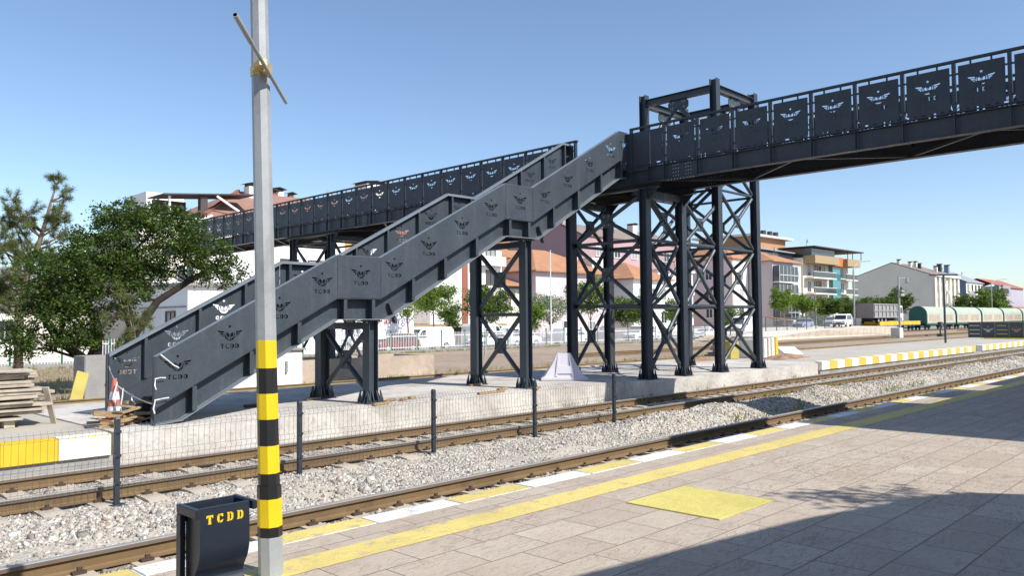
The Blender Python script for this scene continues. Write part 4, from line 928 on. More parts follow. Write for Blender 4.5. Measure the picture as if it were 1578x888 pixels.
# ------------------------------------------------------------------ buildings
WALLW = mat('white_facade', srgb(238,236,232), .9, 0, .04, .3, 6, .02, .1, .01, dirt=srgb(214,210,204), dirt_lo=.66)
WALLC = mat('cream_facade', srgb(222,212,196), .9, 0, .05, .3, 6, .02, .1, .01)
WALLP = mat('pale_pink_facade', srgb(216,198,200), .9, 0, .05, .3, 6, .02, .1, .01)
WALLM = mat('mauve_facade', srgb(170,142,144), .9, 0, .05, .3, 6, .02, .1, .01)
WALLG = mat('grey_facade', srgb(226,221,204), .9, 0, .05, .2, 6, .02, .1, .01)
WALLB = mat('blue_grey_facade', srgb(124,138,160), .9, 0, .05, .2, 6, .02, .1, .01)
WALLV = mat('violet_grey_facade', srgb(170,166,176), .9, 0, .05, .2, 6, .02, .1, .01)
BROWN = mat('brown_cladding', srgb(150,92,72), .8, 0, .1); TAN = mat('tan_cladding', srgb(196,152,92), .8, 0, .1); BEIGE = mat('beige_parapet', srgb(168,146,112), .8, 0, .08)
DARKC = mat('dark_shopfront', srgb(74,62,60), .6, 0, .15); FRAMEW = mat('white_window_frame', srgb(230,230,228), .5, 0, .03); FRAMED = mat('brown_window_frame', srgb(96,70,58), .5, 0, .05)
TEAL = glassmat('teal_glass', (.05,.22,.25), .12); SLAB = mat('balcony_slab', srgb(226,222,214), .9, 0, .05); RAILG = glassmat('smoked_balcony_glass', (.04,.045,.05), .15)
def tilemat2(name, c1, c2, axis=1):
    m, t, b = newmat(name); co = mapped(t)
    w = t.nodes.new('ShaderNodeTexWave'); w.bands_direction = 'Y' if axis else 'X'; w.inputs['Scale'].default_value = 1.1; w.inputs['Distortion'].default_value = .6; t.links.new(co, w.inputs['Vector'])
    n = noise(t, co, .8, 5, .7); n2 = noise(t, co, 6, 3)
    c = mixc(t, c1, c2, ramp(t, n, [(.35,0.),(.65,1.)])); c = mixc(t, c, tuple(v*.62 for v in c1), ramp(t, w.outputs['Fac'], [(.0,.75),(.3,0.)])); c = mixc(t, c, tuple(v*.6 for v in c2), ramp(t, n2, [(.58,0.),(.72,.6)]))
    t.links.new(c, b.inputs['Base Color']); b.inputs['Roughness'].default_value = .9; bump(t, b, w.outputs['Fac'], .6, .05); return m
ROOFO = tilemat2('orange_roof_tiles', srgb(184,136,100), srgb(164,116,88)); ROOFB = tilemat2('brown_roof_tiles', srgb(158,122,106), srgb(146,110,96)); ROOFG = mat('grey_roof_sheet', srgb(150,152,156), .6, 0, .06); ROOFD = mat('dark_roof_sheet', srgb(70,62,62), .6, 0, .1); ROOFBR = mat('brown_grey_roof', srgb(134,120,112), .9, 0, .1); ROOFR = tilemat2('red_roof_tiles', srgb(178,112,92), srgb(160,96,80))
CURT = mat('net_curtain_behind_glass', srgb(150,152,150), .25, 0, .1, 4, 30, .03, 0); BLIND = mat('lowered_blind', srgb(186,180,168), .5, 0, .05, 2, 20, .02, 0); ACM = mat('air_conditioner_casing', srgb(222,222,218), .5, 0, .04)
def air_con(bd, face, u, z, at):
    mb = MB()
    if face == 'y': mb.box(u-.42, u+.42, at-.34, at-.002, z-.3, z+.3)
    else: mb.box(at-.34, at-.002, u-.42, u+.42, z-.3, z+.3)
    a = mb.build('air_conditioner', ACM, bd, bevel=.03); m2 = MB()
    if face == 'y': m2.tube([(u-.1, at-.345, z), (u-.1, at-.36, z)], .22, 12)
    else: m2.tube([(at-.345, u-.1, z), (at-.36, u-.1, z)], .22, 12)
    m2.build('fan_grille', DARKC, a)
def dish(rf, x, y, z):
    mb = MB(); mb.tube([(x,y,z-1.2),(x,y,z)], .04, 5); mb.tube([(x,y-.05,z),(x+.02,y-.22,z+.06),(x+.03,y-.26,z+.07)], [.08,.42,.45], 12); mb.build('satellite_dish', GALV, rf)
def window(bd, face, u, z, w, h, at, fm=FRAMEW, gm=WGLASS, mull=1, sill=False):
    """framed window standing 9 cm proud of a wall; face 'y' looks to -Y at y=at, 'x' looks to -X at x=at; u,z = centre"""
    mb = MB(); t = .09
    def bx(b, u0, u1, z0, z1, d0, d1):
        if face == 'y': b.box(u0, u1, at-d1, at-d0, z0, z1)
        else: b.box(at-d1, at-d0, u0, u1, z0, z1)
    bx(mb, u-w/2-t, u-w/2, z-h/2, z+h/2, .002, .10); bx(mb, u+w/2, u+w/2+t, z-h/2, z+h/2, .002, .10); bx(mb, u-w/2-t, u+w/2+t, z+h/2, z+h/2+t, .002, .10); bx(mb, u-w/2-t-.04, u+w/2+t+.04, z-h/2-t, z-h/2, .002, .14)
    for k in range(mull): c = u-w/2+w*(k+1)/(mull+1); bx(mb, c-.035, c+.035, z-h/2, z+h/2, .03, .08)
    f = mb.build('window', fm, bd); p = MB(); bx(p, u-w/2, u+w/2, z-h/2, z+h/2, .003, .028); p.build('pane', gm if gm is not WGLASS else random.choice((WGLASS, WGLASS, WGLASS, CURT, BLIND)), f)
    if random.random() < .14 and w > 1 and z > 3: air_con(bd, face, u+w/2+.75, z-h/2+.1, at)
    return f
def gable_roof(bd, x0, x1, y0, y1, ze, zr, m, ax='x', ov=.5, t=.18, ridge=None):
    mb = MB()
    if ax == 'x':
        r = ridge if ridge is not None else (y0+y1)/2; s0 = (zr-ze)/(r-y0); s1 = (zr-ze)/(y1-r)
        mb.prism([(y0-ov, ze-s0*ov), (r, zr), (y1+ov, ze-s1*ov), (y1+ov, ze-s1*ov+t), (r, zr+t), (y0-ov, ze-s0*ov+t)], 'x', x0-ov*.5, x1+ov*.5)
    else:
        r = ridge if ridge is not None else (x0+x1)/2; s0 = (zr-ze)/(r-x0); s1 = (zr-ze)/(x1-r)
        mb.prism([(x0-ov, ze-s0*ov), (r, zr), (x1+ov, ze-s1*ov), (x1+ov, ze-s1*ov+t), (r, zr+t), (x0-ov, ze-s0*ov+t)], 'y', y0-ov*.5, y1+ov*.5)
    return mb.build('roof', m, bd)
def hip_roof(bd, x0, x1, y0, y1, ze, zr, m, ov=.6):
    x0 -= ov; x1 += ov; y0 -= ov; y1 += ov; d = min(x1-x0, y1-y0)/2
    if x1-x0 >= y1-y0: R0, R1 = (x0+d, (y0+y1)/2, zr), (x1-d-.01, (y0+y1)/2, zr)
    else: R0, R1 = ((x0+x1)/2, y0+d, zr), ((x0+x1)/2, y1-d-.01, zr)
    v = [(x0,y0,ze),(x1,y0,ze),(x1,y1,ze),(x0,y1,ze),R0,R1,(x0,y0,ze-.16),(x1,y0,ze-.16),(x1,y1,ze-.16),(x0,y1,ze-.16)]
    f = [(0,1,5,4),(2,3,4,5),(1,2,5),(3,0,4)] if x1-x0 >= y1-y0 else [(0,1,4),(1,2,5,4),(2,3,5),(3,0,4,5)]
    mb = MB(); mb.add(v, f+[(0,6,7,1),(1,7,8,2),(2,8,9,3),(3,9,6,0),(9,8,7,6)]); return mb.build('roof', m, bd)
def gable_wall(bd, x0, x1, y0, y1, ze, zr, m, ax='x', ridge=None, z0=-.3):
    mb = MB()
    if ax == 'x': r = ridge if ridge is not None else (y0+y1)/2; mb.prism([(y0,z0),(y1,z0),(y1,ze),(r,zr),(y0,ze)], 'x', x0, x1)
    else: r = ridge if ridge is not None else (x0+x1)/2; mb.prism([(x0,z0),(x1,z0),(x1,ze),(r,zr),(x0,ze)], 'y', y0, y1)
    return mb.build('wall', m, bd)
def walls(bd, x0, x1, y0, y1, z1, m, z0=-.3): mb = MB(); mb.box(x0, x1, y0, y1, z0, z1); return mb.build('wall', m, bd)
def strip(bd, nm, m, x0, x1, y0, y1, z0, z1): mb = MB(); mb.box(x0, x1, y0, y1, z0, z1); return mb.build(nm, m, bd)
def chimney(rf, x, y, z0, z1, m=WALLW, w=.8, cap=ROOFD, cw=.5):
    mb = MB(); mb.box(x-w/2, x+w/2, y-w/2, y+w/2, z0, z1); c = mb.build('chimney', m, rf)
    mb = MB(); mb.prism([(x-w/2-cw*.6, z1+.22), (x, z1+.42), (x+w/2+cw*.6, z1+.22), (x, z1+.34)], 'y', y-w/2-.2, y+w/2+.2); mb.box(x-w/2+.05, x+w/2-.05, y-w/2+.05, y+w/2-.05, z1, z1+.25); mb.build('chimney_cap', cap, rf); return c
def bld(label, x, y): return thing('apartment_building', label, 'building', (x, y, -.3))

b1 = bld('long white apartment block with brown strips and a brown tiled roof behind the staircase', 45, 68)
walls(b1, 29, 62.3, 62, 74, 10.9, WALLW)
mb = MB(); e_ = 10.75; mb.add([(28.4,61.2,e_),(63,61.2,e_),(63,74.8,e_),(28.4,74.8,e_),(34.6,68,14.1),(57,68,14.1),(28.4,61.2,e_-.2),(63,61.2,e_-.2),(63,74.8,e_-.2),(28.4,74.8,e_-.2)], [(0,1,5,4),(1,2,5),(2,3,4,5),(3,0,4),(0,6,7,1),(1,7,8,2),(2,8,9,3),(3,9,6,0),(9,8,7,6)]); rf = mb.build('roof', ROOFB, b1)
mb = MB(); mb.bar((28.4,61.15,e_+.06),(34.6,67.95,14.16),.3,.14); mb.build('hip_flashing', BROWN, rf)
for x, y, z in ((35.4,67,14.4),(39.0,69,14.6),(48.0,66.5,15.9)): chimney(rf, x, y, 12.8, z, WALLW, 1.0 if x < 45 else 2.2)
for x in (37.6, 38.4, 40.2): chimney(rf, x, 68.5, 13.5, 14.3+random.uniform(-.1,.2), BROWN, .5)
mb = MB()
for k in range(12): mb.tube([(34+1.1*k, 61.6, 10.7), (34+1.1*k, 61.6, 11.6)], .03, 5)
for z in (11.15, 11.6): mb.tube([(33.6, 61.6, z), (46.4, 61.6, z)], .03, 5)
mb.build('roof_railing', ROOFD, b1)
for x0, x1, m in ((34.05,34.5,BROWN),(47.7,48.2,BROWN),(56.4,57.2,BROWN),(42.0,42.7,TAN)): strip(b1, 'facade_strip', m, x0, x1, 61.93, 61.998, 1.6, 11.0)
strip(b1, 'shopfront', DARKC, 47.5, 61.8, 61.6, 61.99, -.3, 1.55); strip(b1, 'awning', BEIGE, 47.5, 61.9, 60.9, 61.58, 1.6, 1.85)
for z in (3.4, 6.6, 9.5):
    for x, w in ((36.3,1.6),(39,1.6),(43.6,1.7),(51.7,.9),(58.4,1.3),(60.6,1.3)): window(b1, 'y', x, z+.2, w, 1.5 if w > 1 else .7, 62, FRAMED if w > 1 else FRAMEW, WGLASS, 1 if w > 1 else 0)
for z in (5.0, 8.2): strip(b1, 'balcony', SLAB, 57.6, 62.2, 61.2, 61.99, z-.15, z+.85)
strip(b1, 'garage_door', mat('grey_roller_door', srgb(168,160,156), .7), 48.6, 52.0, 61.9, 61.99, 1.9, 4.4)

b0 = bld('building with a dark tilted terrace canopy on its roof beside the brown tiled roof', 28, 70)
walls(b0, 23.5, 28.2, 61.5, 73, 9.6, WALLC)
mb = MB(); mb.prism([(25.2,12.0),(32.9,12.75),(32.9,12.85),(25.2,12.1)], 'y', 61.3, 64.4); mb.build('terrace_canopy', ROOFD, b0)
strip(b0, 'terrace_wall', DARKC, 25.6, 28.18, 64.2, 64.6, 9.602, 12.0); strip(b0, 'dark_pier', DARKC, 28.22, 28.8, 61.6, 62.1, 9.6, 12.2)
for p, q in (((29.4,61.3,12.3),(31.2,61.1,11.2)),((27.2,61.2,9.8),(28.9,61.0,10.7)),((25.8,61.7,9.6),(25.8,61.7,12.0))): mb = MB(); mb.bar(p, q, .16, .16); mb.build('canopy_strut', FRAMEW, b0)
for k in range(3): strip(b0, 'parapet_rail', FRAMEW, 23.6, 28.1, 61.52, 61.56, 9.75+.3*k, 9.83+.3*k)
for z in (3, 6):
    for x in (25, 27): window(b0, 'y', x, z, 1.2, 1.3, 61.5)
bt = bld('cream building with a flat topped white stair tower above the leafy tree', 33, 80)
walls(bt, 29.3, 40, 76.5, 86, 10.5, WALLC); strip(bt, 'stair_tower', WALLC, 29.5, 32.4, 75.2, 79.5, 10.0, 12.6); strip(bt, 'tower_slab', WALLW, 29.2, 32.7, 74.9, 79.8, 12.62, 14.3)
lw = bld('low white single storey building with a flat roof half hidden by the leafy tree', 29, 56)
walls(lw, 23.0, 35.5, 52, 60, 4.6, WALLW); strip(lw, 'roof_slab', CONC_G, 22.7, 35.8, 51.7, 60.3, 4.602, 4.85); window(lw, 'x', 54.6, 2.4, 1.3, 1.0, 23.0, FRAMED); window(lw, 'y', 27, 2.4, 1.3, 1.2, 52, FRAMED); strip(lw, 'string_course', CONC_G, 22.94, 22.998, 52, 60, 3.2, 3.3)
p1 = bld('pale pink house with a hipped orange tile roof behind the bushes', 78, 70)
walls(p1, 70, 84.5, 64, 76, 8.0, WALLP); rf = hip_roof(p1, 70, 84.5, 64, 76, 8.1, 11.3, ROOFO); chimney(rf, 82, 68, 9, 11.8, WALLP, .9)
for x, z in ((72.2,4.4),(78,4.4),(82.8,4.4),(75.5,1.3),(80.5,1.2)): window(p1, 'y', x, z, 1.2, 1.4, 64)
strip(p1, 'dormer', WALLC, 82.2, 84.6, 65.2, 68, 8.6, 10.3); window(p1, 'y', 83.4, 9.5, 1.3, 1.0, 65.2, FRAMEW, WGLASS, 1)
s1 = bld('narrow mauve house with a low orange roof and dark chimney left of the big gable', 76, 77)
walls(s1, 72.2, 79.5, 72, 82, 10.3, WALLP); rf = hip_roof(s1, 72.2, 79.5, 72, 82, 10.4, 12.2, ROOFO, .3); chimney(rf, 76.3, 74.5, 10.9, 12.9, ROOFD, .9); window(s1, 'y', 75.2, 9.0, 1.7, 1.6, 72, FRAMED); window(s1, 'y', 75, 7.3, 1.7, .8, 72, FRAMED); window(s1, 'y', 75, 4.6, 1.6, 1.3, 72, FRAMED)
s2 = bld('low annex with a rough orange tiled lean-to roof beside the pale pink house', 67, 68)
walls(s2, 64.8, 69.6, 66, 71, 5.9, WALLC); mb = MB(); mb.prism([(65.2,6.2),(71.4,7.7),(71.4,7.95),(65.2,6.45)], 'x', 64.3, 69.9); mb.build('roof', ROOFO, s2); window(s2, 'y', 67, 4.2, 1.2, 1.2, 66, FRAMED)
mg = bld('large mauve gabled apartment block rising behind the pale pink house', 103, 83)
gable_wall(mg, 91, 116, 74, 90, 14.6, 16.6, WALLM, 'x', 78.5); rf = gable_roof(mg, 91, 116, 74, 90, 14.7, 16.75, ROOFBR, 'x', .3, .15, 78.5); chimney(rf, 92.0, 78.6, 15.8, 17.9, WALLM, 1.7); chimney(rf, 101, 76.5, 15.4, 17.2, ROOFD, 1.0); chimney(rf, 107, 76.5, 15.4, 17.4, WALLC, 1.2)
for z in (3.5, 6.5, 9.5, 12.4):
    for x in (95, 99.5, 104, 108.5, 113): window(mg, 'y', x, z, 1.5, 1.4, 74)
h1 = bld('white two storey house with orange hipped roof glimpsed between the tower columns', 92, 68)
walls(h1, 88.2, 97.0, 63, 73, 7.6, WALLW); hip_roof(h1, 88.2, 97.0, 63, 73, 7.7, 10.2, ROOFO)
for z in (2.4, 5.6):
    for x in (90, 92.6, 95.3): window(h1, 'y', x, z, 1.3, 1.5, 63, FRAMEW, WGLASS)
h2 = bld('plain white house with a flat roof and antenna seen through the lift tower', 103, 71)
walls(h2, 98.5, 108, 66, 76, 9.2, WALLW); strip(h2, 'roof_slab', SLAB, 98.2, 108.3, 65.7, 76.3, 9.202, 9.5)
for z in (3, 6.6):
    for x in (100.5, 103.4, 106.2): window(h2, 'y', x, z, 1.1, 1.3, 66)
h3 = bld('grey pink apartment house with quoined corners and a tiled roof behind the lift tower', 115, 67)
walls(h3, 112.8, 117.8, 62, 72, 11.5, WALLP); hip_roof(h3, 112.8, 117.8, 62, 72, 11.6, 13.4, ROOFO, .4)
strip(h3, 'quoins', mat('brick_quoins', srgb(206,180,160), .9), 112.74, 113.3, 61.93, 61.998, -.3, 11.4); strip(h3, 'front_render', WALLW, 113.32, 117.75, 61.95, 61.998, .8, 11.4)
for z in (3, 6, 9): window(h3, 'y', 115.5, z, 1.3, 1.5, 61.95); window(h3, 'x', 66, z, 1.1, 1.3, 112.8)
h4 = bld('grey rendered house with stacked glazed balconies right of the lift tower', 123, 64)
walls(h4, 118.2, 128, 58, 70, 11.1, mat('grey_pink_render', srgb(190,178,178), .9, 0, .05)); hip_roof(h4, 118.2, 128, 58, 70, 11.2, 13.3, ROOFO, .5)
strip(h4, 'front_pier', WALLW, 125.2, 128.05, 57.9, 57.998, -.3, 11.0)
for k, z in enumerate((2.0, 5.0, 7.9)):
    strip(h4, 'balcony_slab', SLAB, 118.3, 125.1, 56.9, 57.99, z-.2, z); g_ = strip(h4, 'balcony_glazing', WGLASS if k != 1 else RAILG, 118.4, 125.0, 56.95, 57.9, z+.02, z+2.5)
    mb = MB()
    for i in range(6): mb.box(118.4+1.3*i, 118.48+1.3*i, 56.9, 56.94, z+.02, z+2.5)
    mb.box(118.4, 125.0, 56.9, 56.94, z+1.0, z+1.08); mb.build('glazing_bars', FRAMEW, g_); window(h4, 'y', 126.6, z+1.3, 1.1, 1.5, 57.9)
mb = MB(); mb.prism([(54.5,1.85),(57.9,2.3),(57.9,2.36),(54.5,1.92)], 'x', 115, 122); mb.build('awning', ROOFR, h4)
c1 = bld('tall cream apartment block with curved balconies and a brown rooftop box', 158, 74)
walls(c1, 147, 168.5, 66, 84, 13.6, WALLC)
for x0, x1 in ((147.6,158.2),(163.0,169.0)):
    for z in (3.9, 6.9, 9.9):
        s_ = strip(c1, 'balcony_slab', SLAB, x0, x1, 64.2, 65.99, z-.25, z)
        strip(c1, 'balcony_railing', RAILG if (z+x0) % 2 < 1 else WGLASS, x0+.1, x1-.1, 64.2, 64.3, z+.02, z+1.0)
        strip(c1, 'balcony_rail_cap', FRAMEW, x0+.05, x1-.05, 64.15, 64.35, z+1.01, z+1.1)
    strip(c1, 'parapet', BEIGE, x0-.3, x1+.3, 63.7, 65.99, 12.5, 14.0)
for z in (2.2, 5.2, 8.2, 11.2):
    for x, w in ((149.5,1.4),(152.8,1.6),(156.2,1.4),(165,1.8)): window(c1, 'y', x, z, w, 2.0, 66, FRAMED if w == 1.6 else FRAMEW)
    strip(c1, 'door_panel', BROWN, 154.2, 155.0, 65.9, 65.99, z-1.1, z+1.1)
strip(c1, 'stair_glass', TEAL, 158.8, 162.6, 65.2, 65.99, 4.5, 12.4); strip(c1, 'orange_parapet', mat('orange_cladding', srgb(196,112,66), .8), 158.6, 162.8, 64.6, 65.99, 12.42, 14.2)
strip(c1, 'roof_glazing', WGLASS, 147.8, 158.4, 64.6, 72, 14.02, 15.4); strip(c1, 'roof_canopy', ROOFD, 147.2, 171, 63.6, 74, 15.55, 15.75)
for x in (163.5, 166, 170.5): mb = MB(); mb.tube([(x,64,14.0),(x,64,15.54)], .08, 6); mb.build('canopy_post', ROOFD, c1)
for z in (.5, 1.9): strip(c1, 'shop_window', WGLASS, 150, 158, 65.9, 65.99, z-.5, z+.6)
c2 = bld('grey roofed wing with a brown penthouse and white flat top next to the cream block', 138, 76)
walls(c2, 129, 146.9, 68, 84, 12.6, WALLG); strip(c2, 'attic_glazing', WGLASS, 133, 146.8, 67.9, 67.99, 12.7, 14.2); mb = MB(); mb.prism([(129,14.6),(146.9,13.2+1.2),(146.9,14.6),(129,14.9)], 'y', 67.4, 84); mb.build('roof', ROOFG, c2)
strip(c2, 'penthouse', mat('brown_render', srgb(176,132,98), .9, 0, .05), 136.6, 150.5, 71, 82, 14.9, 17.4); strip(c2, 'penthouse_slab', SLAB, 135.6, 152, 70, 83, 17.42, 17.8)
for x in (141, 143.6, 146): mb = MB(); mb.tube([(x,70.8,17.82),(x,70.8,18.7)], .5, 8); mb.build('water_tank', ROOFD, c2)
for z in (3,6,9): 
    for x in (131, 135, 139, 143): window(c2, 'y', x, z, 1.4, 1.4, 68)
g1 = bld('grey apartment block with a huge blank gable end facing the lift tower', 234, 76)
gable_wall(g1, 223.5, 245, 66, 86.5, 12.9, 16.6, WALLG, 'x', 76); rf = gable_roof(g1, 223.7, 245, 66, 86.5, 13.0, 16.7, ROOFBR, 'x', .3, .12, 76)
for x, y, z in ((226,75,17.3),(228.5,73,16.7),(233,72,16.4),(236,74,17.2),(240,70,15.9)): chimney(rf, x, y, 14, z, [WALLG,ROOFD][int(x) % 2], .75)
for x0 in (223.6, 227.2, 230.8, 236.2, 239.8, 243.4): strip(g1, 'pilaster', WALLC, x0, x0+1.5, 65.5, 65.99, -.3, 12.6)
strip(g1, 'cornice', WALLW, 223.4, 245.2, 65.2, 65.99, 12.62, 13.2)
for z in (3, 6.2, 9.4, 11.4):
    for x in (226.1, 229.7, 233.6, 238.6, 242.2): window(g1, 'y', x, z, 1.5, 1.9 if z < 11 else 1.2, 66)
    if z < 11: strip(g1, 'balcony', SLAB, 232.4, 235.0, 64.8, 65.99, z-1.3, z-.4)
g2 = bld('blue grey apartment house with white balconies beyond the grey gabled block', 261, 72)
gable_wall(g2, 252.6, 270, 66, 82, 12.0, 15.6, WALLB, 'x', 74); rf = gable_roof(g2, 252.6, 270, 66, 82, 12.1, 15.7, ROOFG, 'x', .5, .15, 74); chimney(rf, 257, 72, 14, 17, WALLB, 1.2); chimney(rf, 253.5, 73, 14.5, 17.2, ROOFD, 1.1)
strip(g2, 'front_render', WALLW, 252.8, 270, 65.9, 65.99, -.3, 11.8)
for z in (2.6, 5.8, 9.0):
    strip(g2, 'balcony', WALLW, 256.5, 267, 64.4, 65.89, z-.6, z+.5)
    for x in (254.6, 258.6, 262, 265.4, 268.6): window(g2, 'y', x, z+1.2, 1.6, 2.1, 65.9, FRAMED)
g3 = bld('violet grey block with a projecting upper storey at the right edge of the photo', 307, 74)
walls(g3, 292, 330, 68, 84, 11.8, WALLV); strip(g3, 'upper_storey', mat('grey_panel', srgb(150,150,160), .8), 291.5, 306, 66.6, 67.99, 8.8, 12.2); strip(g3, 'dark_recess', DARKC, 297, 303, 66.5, 66.59, 9.6, 11.2); gable_roof(g3, 300, 330, 68, 84, 11.9, 14.8, ROOFR, 'x', .5, .15, 75)
g4 = bld('distant house with a dull red roof behind the trees on the right', 300, 100)
walls(g4, 292, 320, 92, 104, 11, WALLC); gable_roof(g4, 292, 320, 92, 104, 11.1, 14.5, ROOFR)
gw = MB(); gw.box(270, 400, 64.5, 65, -.3, 5.2); tag(gw.build('boundary_wall', ROOFR), 'reddish boundary wall behind the covered wagons at the right edge', 'wall')
bg_ = bld('distant grey blue buildings block seen under the pine on the far left', 20, 95)
walls(bg_, 8, 26.5, 95, 108, 6.5, WALLG); gable_roof(bg_, 8, 26.5, 95, 108, 6.6, 8.4, ROOFG)
for x in (11,14,17,20,23): window(bg_, 'y', x, 3, 1.4, 1.4, 95)
sh = thing('yard_shed', 'pale low shed wall behind the white picket fence on the far left', 'shed', (12,60,-.3))
walls(sh, 6, 19, 58, 66, 3.4, WALLC); gable_roof(sh, 6, 19, 58, 66, 3.5, 4.6, ROOFG); window(sh, 'y', 14, 1.8, 1.2, 1.2, 58); window(sh, 'y', 10, 1.8, 1.2, 1.2, 58)

for b_, x, y, z in ((mg,96,76.2,16.6),(mg,111,76.2,16.6),(h2,101,67,10.6),(h2,104.5,67,10.5),(h4,124,60.5,13.4),(c1,150,66.5,16.9),(g1,231,68,15.2),(g1,238,68,15.2),(g2,260,69,14.8),(b1,43,66.2,14.4),(b1,51,66.2,14.4)): dish(b_, x, y, z)
# unseen block and roof added on the camera's own platform to shade the paving
shade_block = bld('unseen building block added on the near platform to throw the long shadow over the paving', 30, -6)
strip(shade_block, 'tower_wall', WALLC, 13.85, 17.5, -9, .25, .431, 8.2); strip(shade_block, 'wall', WALLC, 23.0, 60, -12, .25, .431, 5.6); strip(shade_block, 'link_wall', WALLC, 17.52, 22.98, -9, .2, .431, 5.25)  # added masses, heights set by how far each shadow has to reach
for x in (26, 30, 34, 38): window(shade_block, 'y', x, 2.2, 1.4, 1.6, -12, FRAMED)
sl = thing('sunshade_roof', 'unseen flat shelter just behind the camera on the platform', 'sunshade', (0, -4, .43))
mb = MB(); mb.prism([(-9,1.75),(-2,.52),(5.27,-.78),(7.3,-1.15),(8.8,-1.60),(9.25,-1.85),(9.6,-2.4),(30,-4.6),(30,-8),(-9,-8)], 'z', 4.44, 4.52); mb.build('roof', ROOFD, sl)  # outline of the added roof follows the wanted shadow edge
for x, y in ((-8,-.5),(0,-2),(8.5,-3.4),(-8,-7.5),(0,-7.5),(8.5,-7.5)): mb = MB(); mb.tube([(x,y,.431),(x,y,4.43)], .08, 8); mb.build('post', STEEL, sl)
# ------------------------------------------------------------------ trees
BARK_D = mat('dark_bark', srgb(46,38,33), .95, 0, .25, 6, 30, .12, .9, .03)
LF_DARK = leafmat('dark_green_leaves', srgb(22,36,14), srgb(52,74,28), srgb(112,136,58), .26)
LF_MID = leafmat('fresh_green_leaves', srgb(58,84,26), srgb(100,130,46), srgb(156,174,84), .35)
LF_BUSH = leafmat('bush_leaves', srgb(40,60,24), srgb(74,100,42), srgb(124,144,70), .3)
LF_OLIVE = leafmat('olive_leaves', srgb(96,112,82), srgb(134,148,118), srgb(170,182,154), .25)
LF_PINE = leafmat('pine_needles', srgb(62,74,48), srgb(104,114,70), srgb(150,152,96), .25)
def leaf_mesh(name, P, s, m, parent, aspect=.55, up=.3, off=None):
    """P (n,3) leaf centres; every leaf a folded pair of quads with its own turn"""
    n = len(P); d = rng.normal(size=(n, 3)); d[:, 2] *= .7; d /= np.linalg.norm(d, axis=1)[:, None]
    nr = rng.normal(size=(n, 3)); nr[:, 2] += up; a = np.cross(d, nr); a /= np.linalg.norm(a, axis=1)[:, None]; nn = np.cross(a, d)
    L = (s*rng.uniform(.6, 1.4, n))[:, None]; wv = L*aspect*.5
    base = P - d*L*.5; tip = P + d*L*.5; mid = P + nn*L*.08
    l = P + a*wv - nn*L*.05; r = P - a*wv - nn*L*.05
    V = np.stack([base, l, tip, r], 1)
    if off is not None: V = V - np.asarray(off)
    return big_mesh(name, V.reshape(-1, 3), np.arange(n*4).reshape(n, 4), m, parent)
def crown_points(blobs, clumps, per, spread, shell=.55):
    vol = np.array([b[3]*b[4]*b[5] for b in blobs])**.75; pk = rng.choice(len(blobs), clumps, p=vol/vol.sum()); B = np.array(blobs)[pk]
    d = rng.normal(size=(clumps, 3)); d /= np.linalg.norm(d, axis=1)[:, None]; rad = (shell+(1-shell)*rng.random(clumps)**.6)
    rad = np.where(rng.random(clumps) < .2, rad*.6, rad)
    C = B[:, :3] + d*B[:, 3:6]*rad[:, None]; size = spread*rng.uniform(.6, 1.35, clumps); cnt = rng.poisson(per*rng.uniform(.5, 1.5, clumps))
    idx = np.repeat(np.arange(clumps), cnt); q = rng.normal(size=(len(idx), 3))*size[idx][:, None]; q[:, 2] *= .7
    return C, C[idx]+q
def tree(name, label, base, trunk, blobs, clumps, per, spread, leaf, lm, bm=BARK, r0=.15, limbs=14, group='street trees', aspect=.55, cat='tree'):
    t = thing(name, label, cat, base, group); bx, by, bz = base
    C, Pn = crown_points(blobs, clumps, per, spread)
    mb = MB()
    for tr in trunk:
        k = len(tr); mb.tube(tr, [r0*(1-.55*i/(k-1)) for i in range(k)], 9)
    ends = [Vector(p) for tr in trunk for p in tr[1:]]
    for i in rng.choice(len(C), min(limbs, len(C)), replace=False):
        c = Vector(C[i]); e = min([p for p in ends], key=lambda p: (p-c).length + (.8 if p.z > c.z else 0)); m_ = e.lerp(c, .5)+Vector(rng.normal(0, .12, 3))*(c-e).length*.5
        mb.tube([e, m_, c], [r0*.3, r0*.2, r0*.06], 5)
    mb.build('trunk', bm, t, smooth=True); leaf_mesh('crown', Pn, leaf, lm, t, aspect, off=base); return t
# big leaning tree on the left
tree('leafy_tree', 'big dark green leaning tree with two dark trunks behind the stair foot', (10.2,30,-.3),
     [[(10.0,30,-.3),(9.7,30,.86),(8.85,30.1,1.6),(8.3,30.2,2.6),(8.6,30.3,3.4)], [(10.4,30,-.3),(10.75,30,.8),(11.45,29.9,2.0),(12.1,29.9,2.95),(13.2,29.8,3.7),(14.2,29.7,4.3)], [(11.3,29.9,1.8),(10.9,30.2,3.2),(11.2,30.3,4.6)], [(10.0,30.0,.4),(10.2,30.3,2.0),(9.7,30.4,3.4)]],
     [(11.6,30.2,5.25,1.9,1.9,1.25),(13.7,29.9,4.55,1.3,1.4,.95),(9.4,30,3.8,1.9,1.8,1.15),(8.5,29.6,2.0,1.3,1.3,.75),(10.3,30.4,3.2,1.7,1.6,1.1),(14.8,29.7,4.1,.75,.8,.6),(10.9,30,6.0,1.0,1.1,.7),(12.3,30.2,6.0,1.0,1.1,.75),(7.6,29.7,1.5,.7,.8,.5),(8.9,29.8,2.9,1.5,1.3,.8),(9.6,29.7,1.7,.9,.9,.5),(12.9,30.1,5.5,1.1,1.1,.7),(10.4,30,4.7,1.6,1.5,1.0),(11.8,30.2,3.9,1.0,1.0,.7)],
     900, 64, .16, .105, LF_DARK, BARK_D, .2, 46, None)
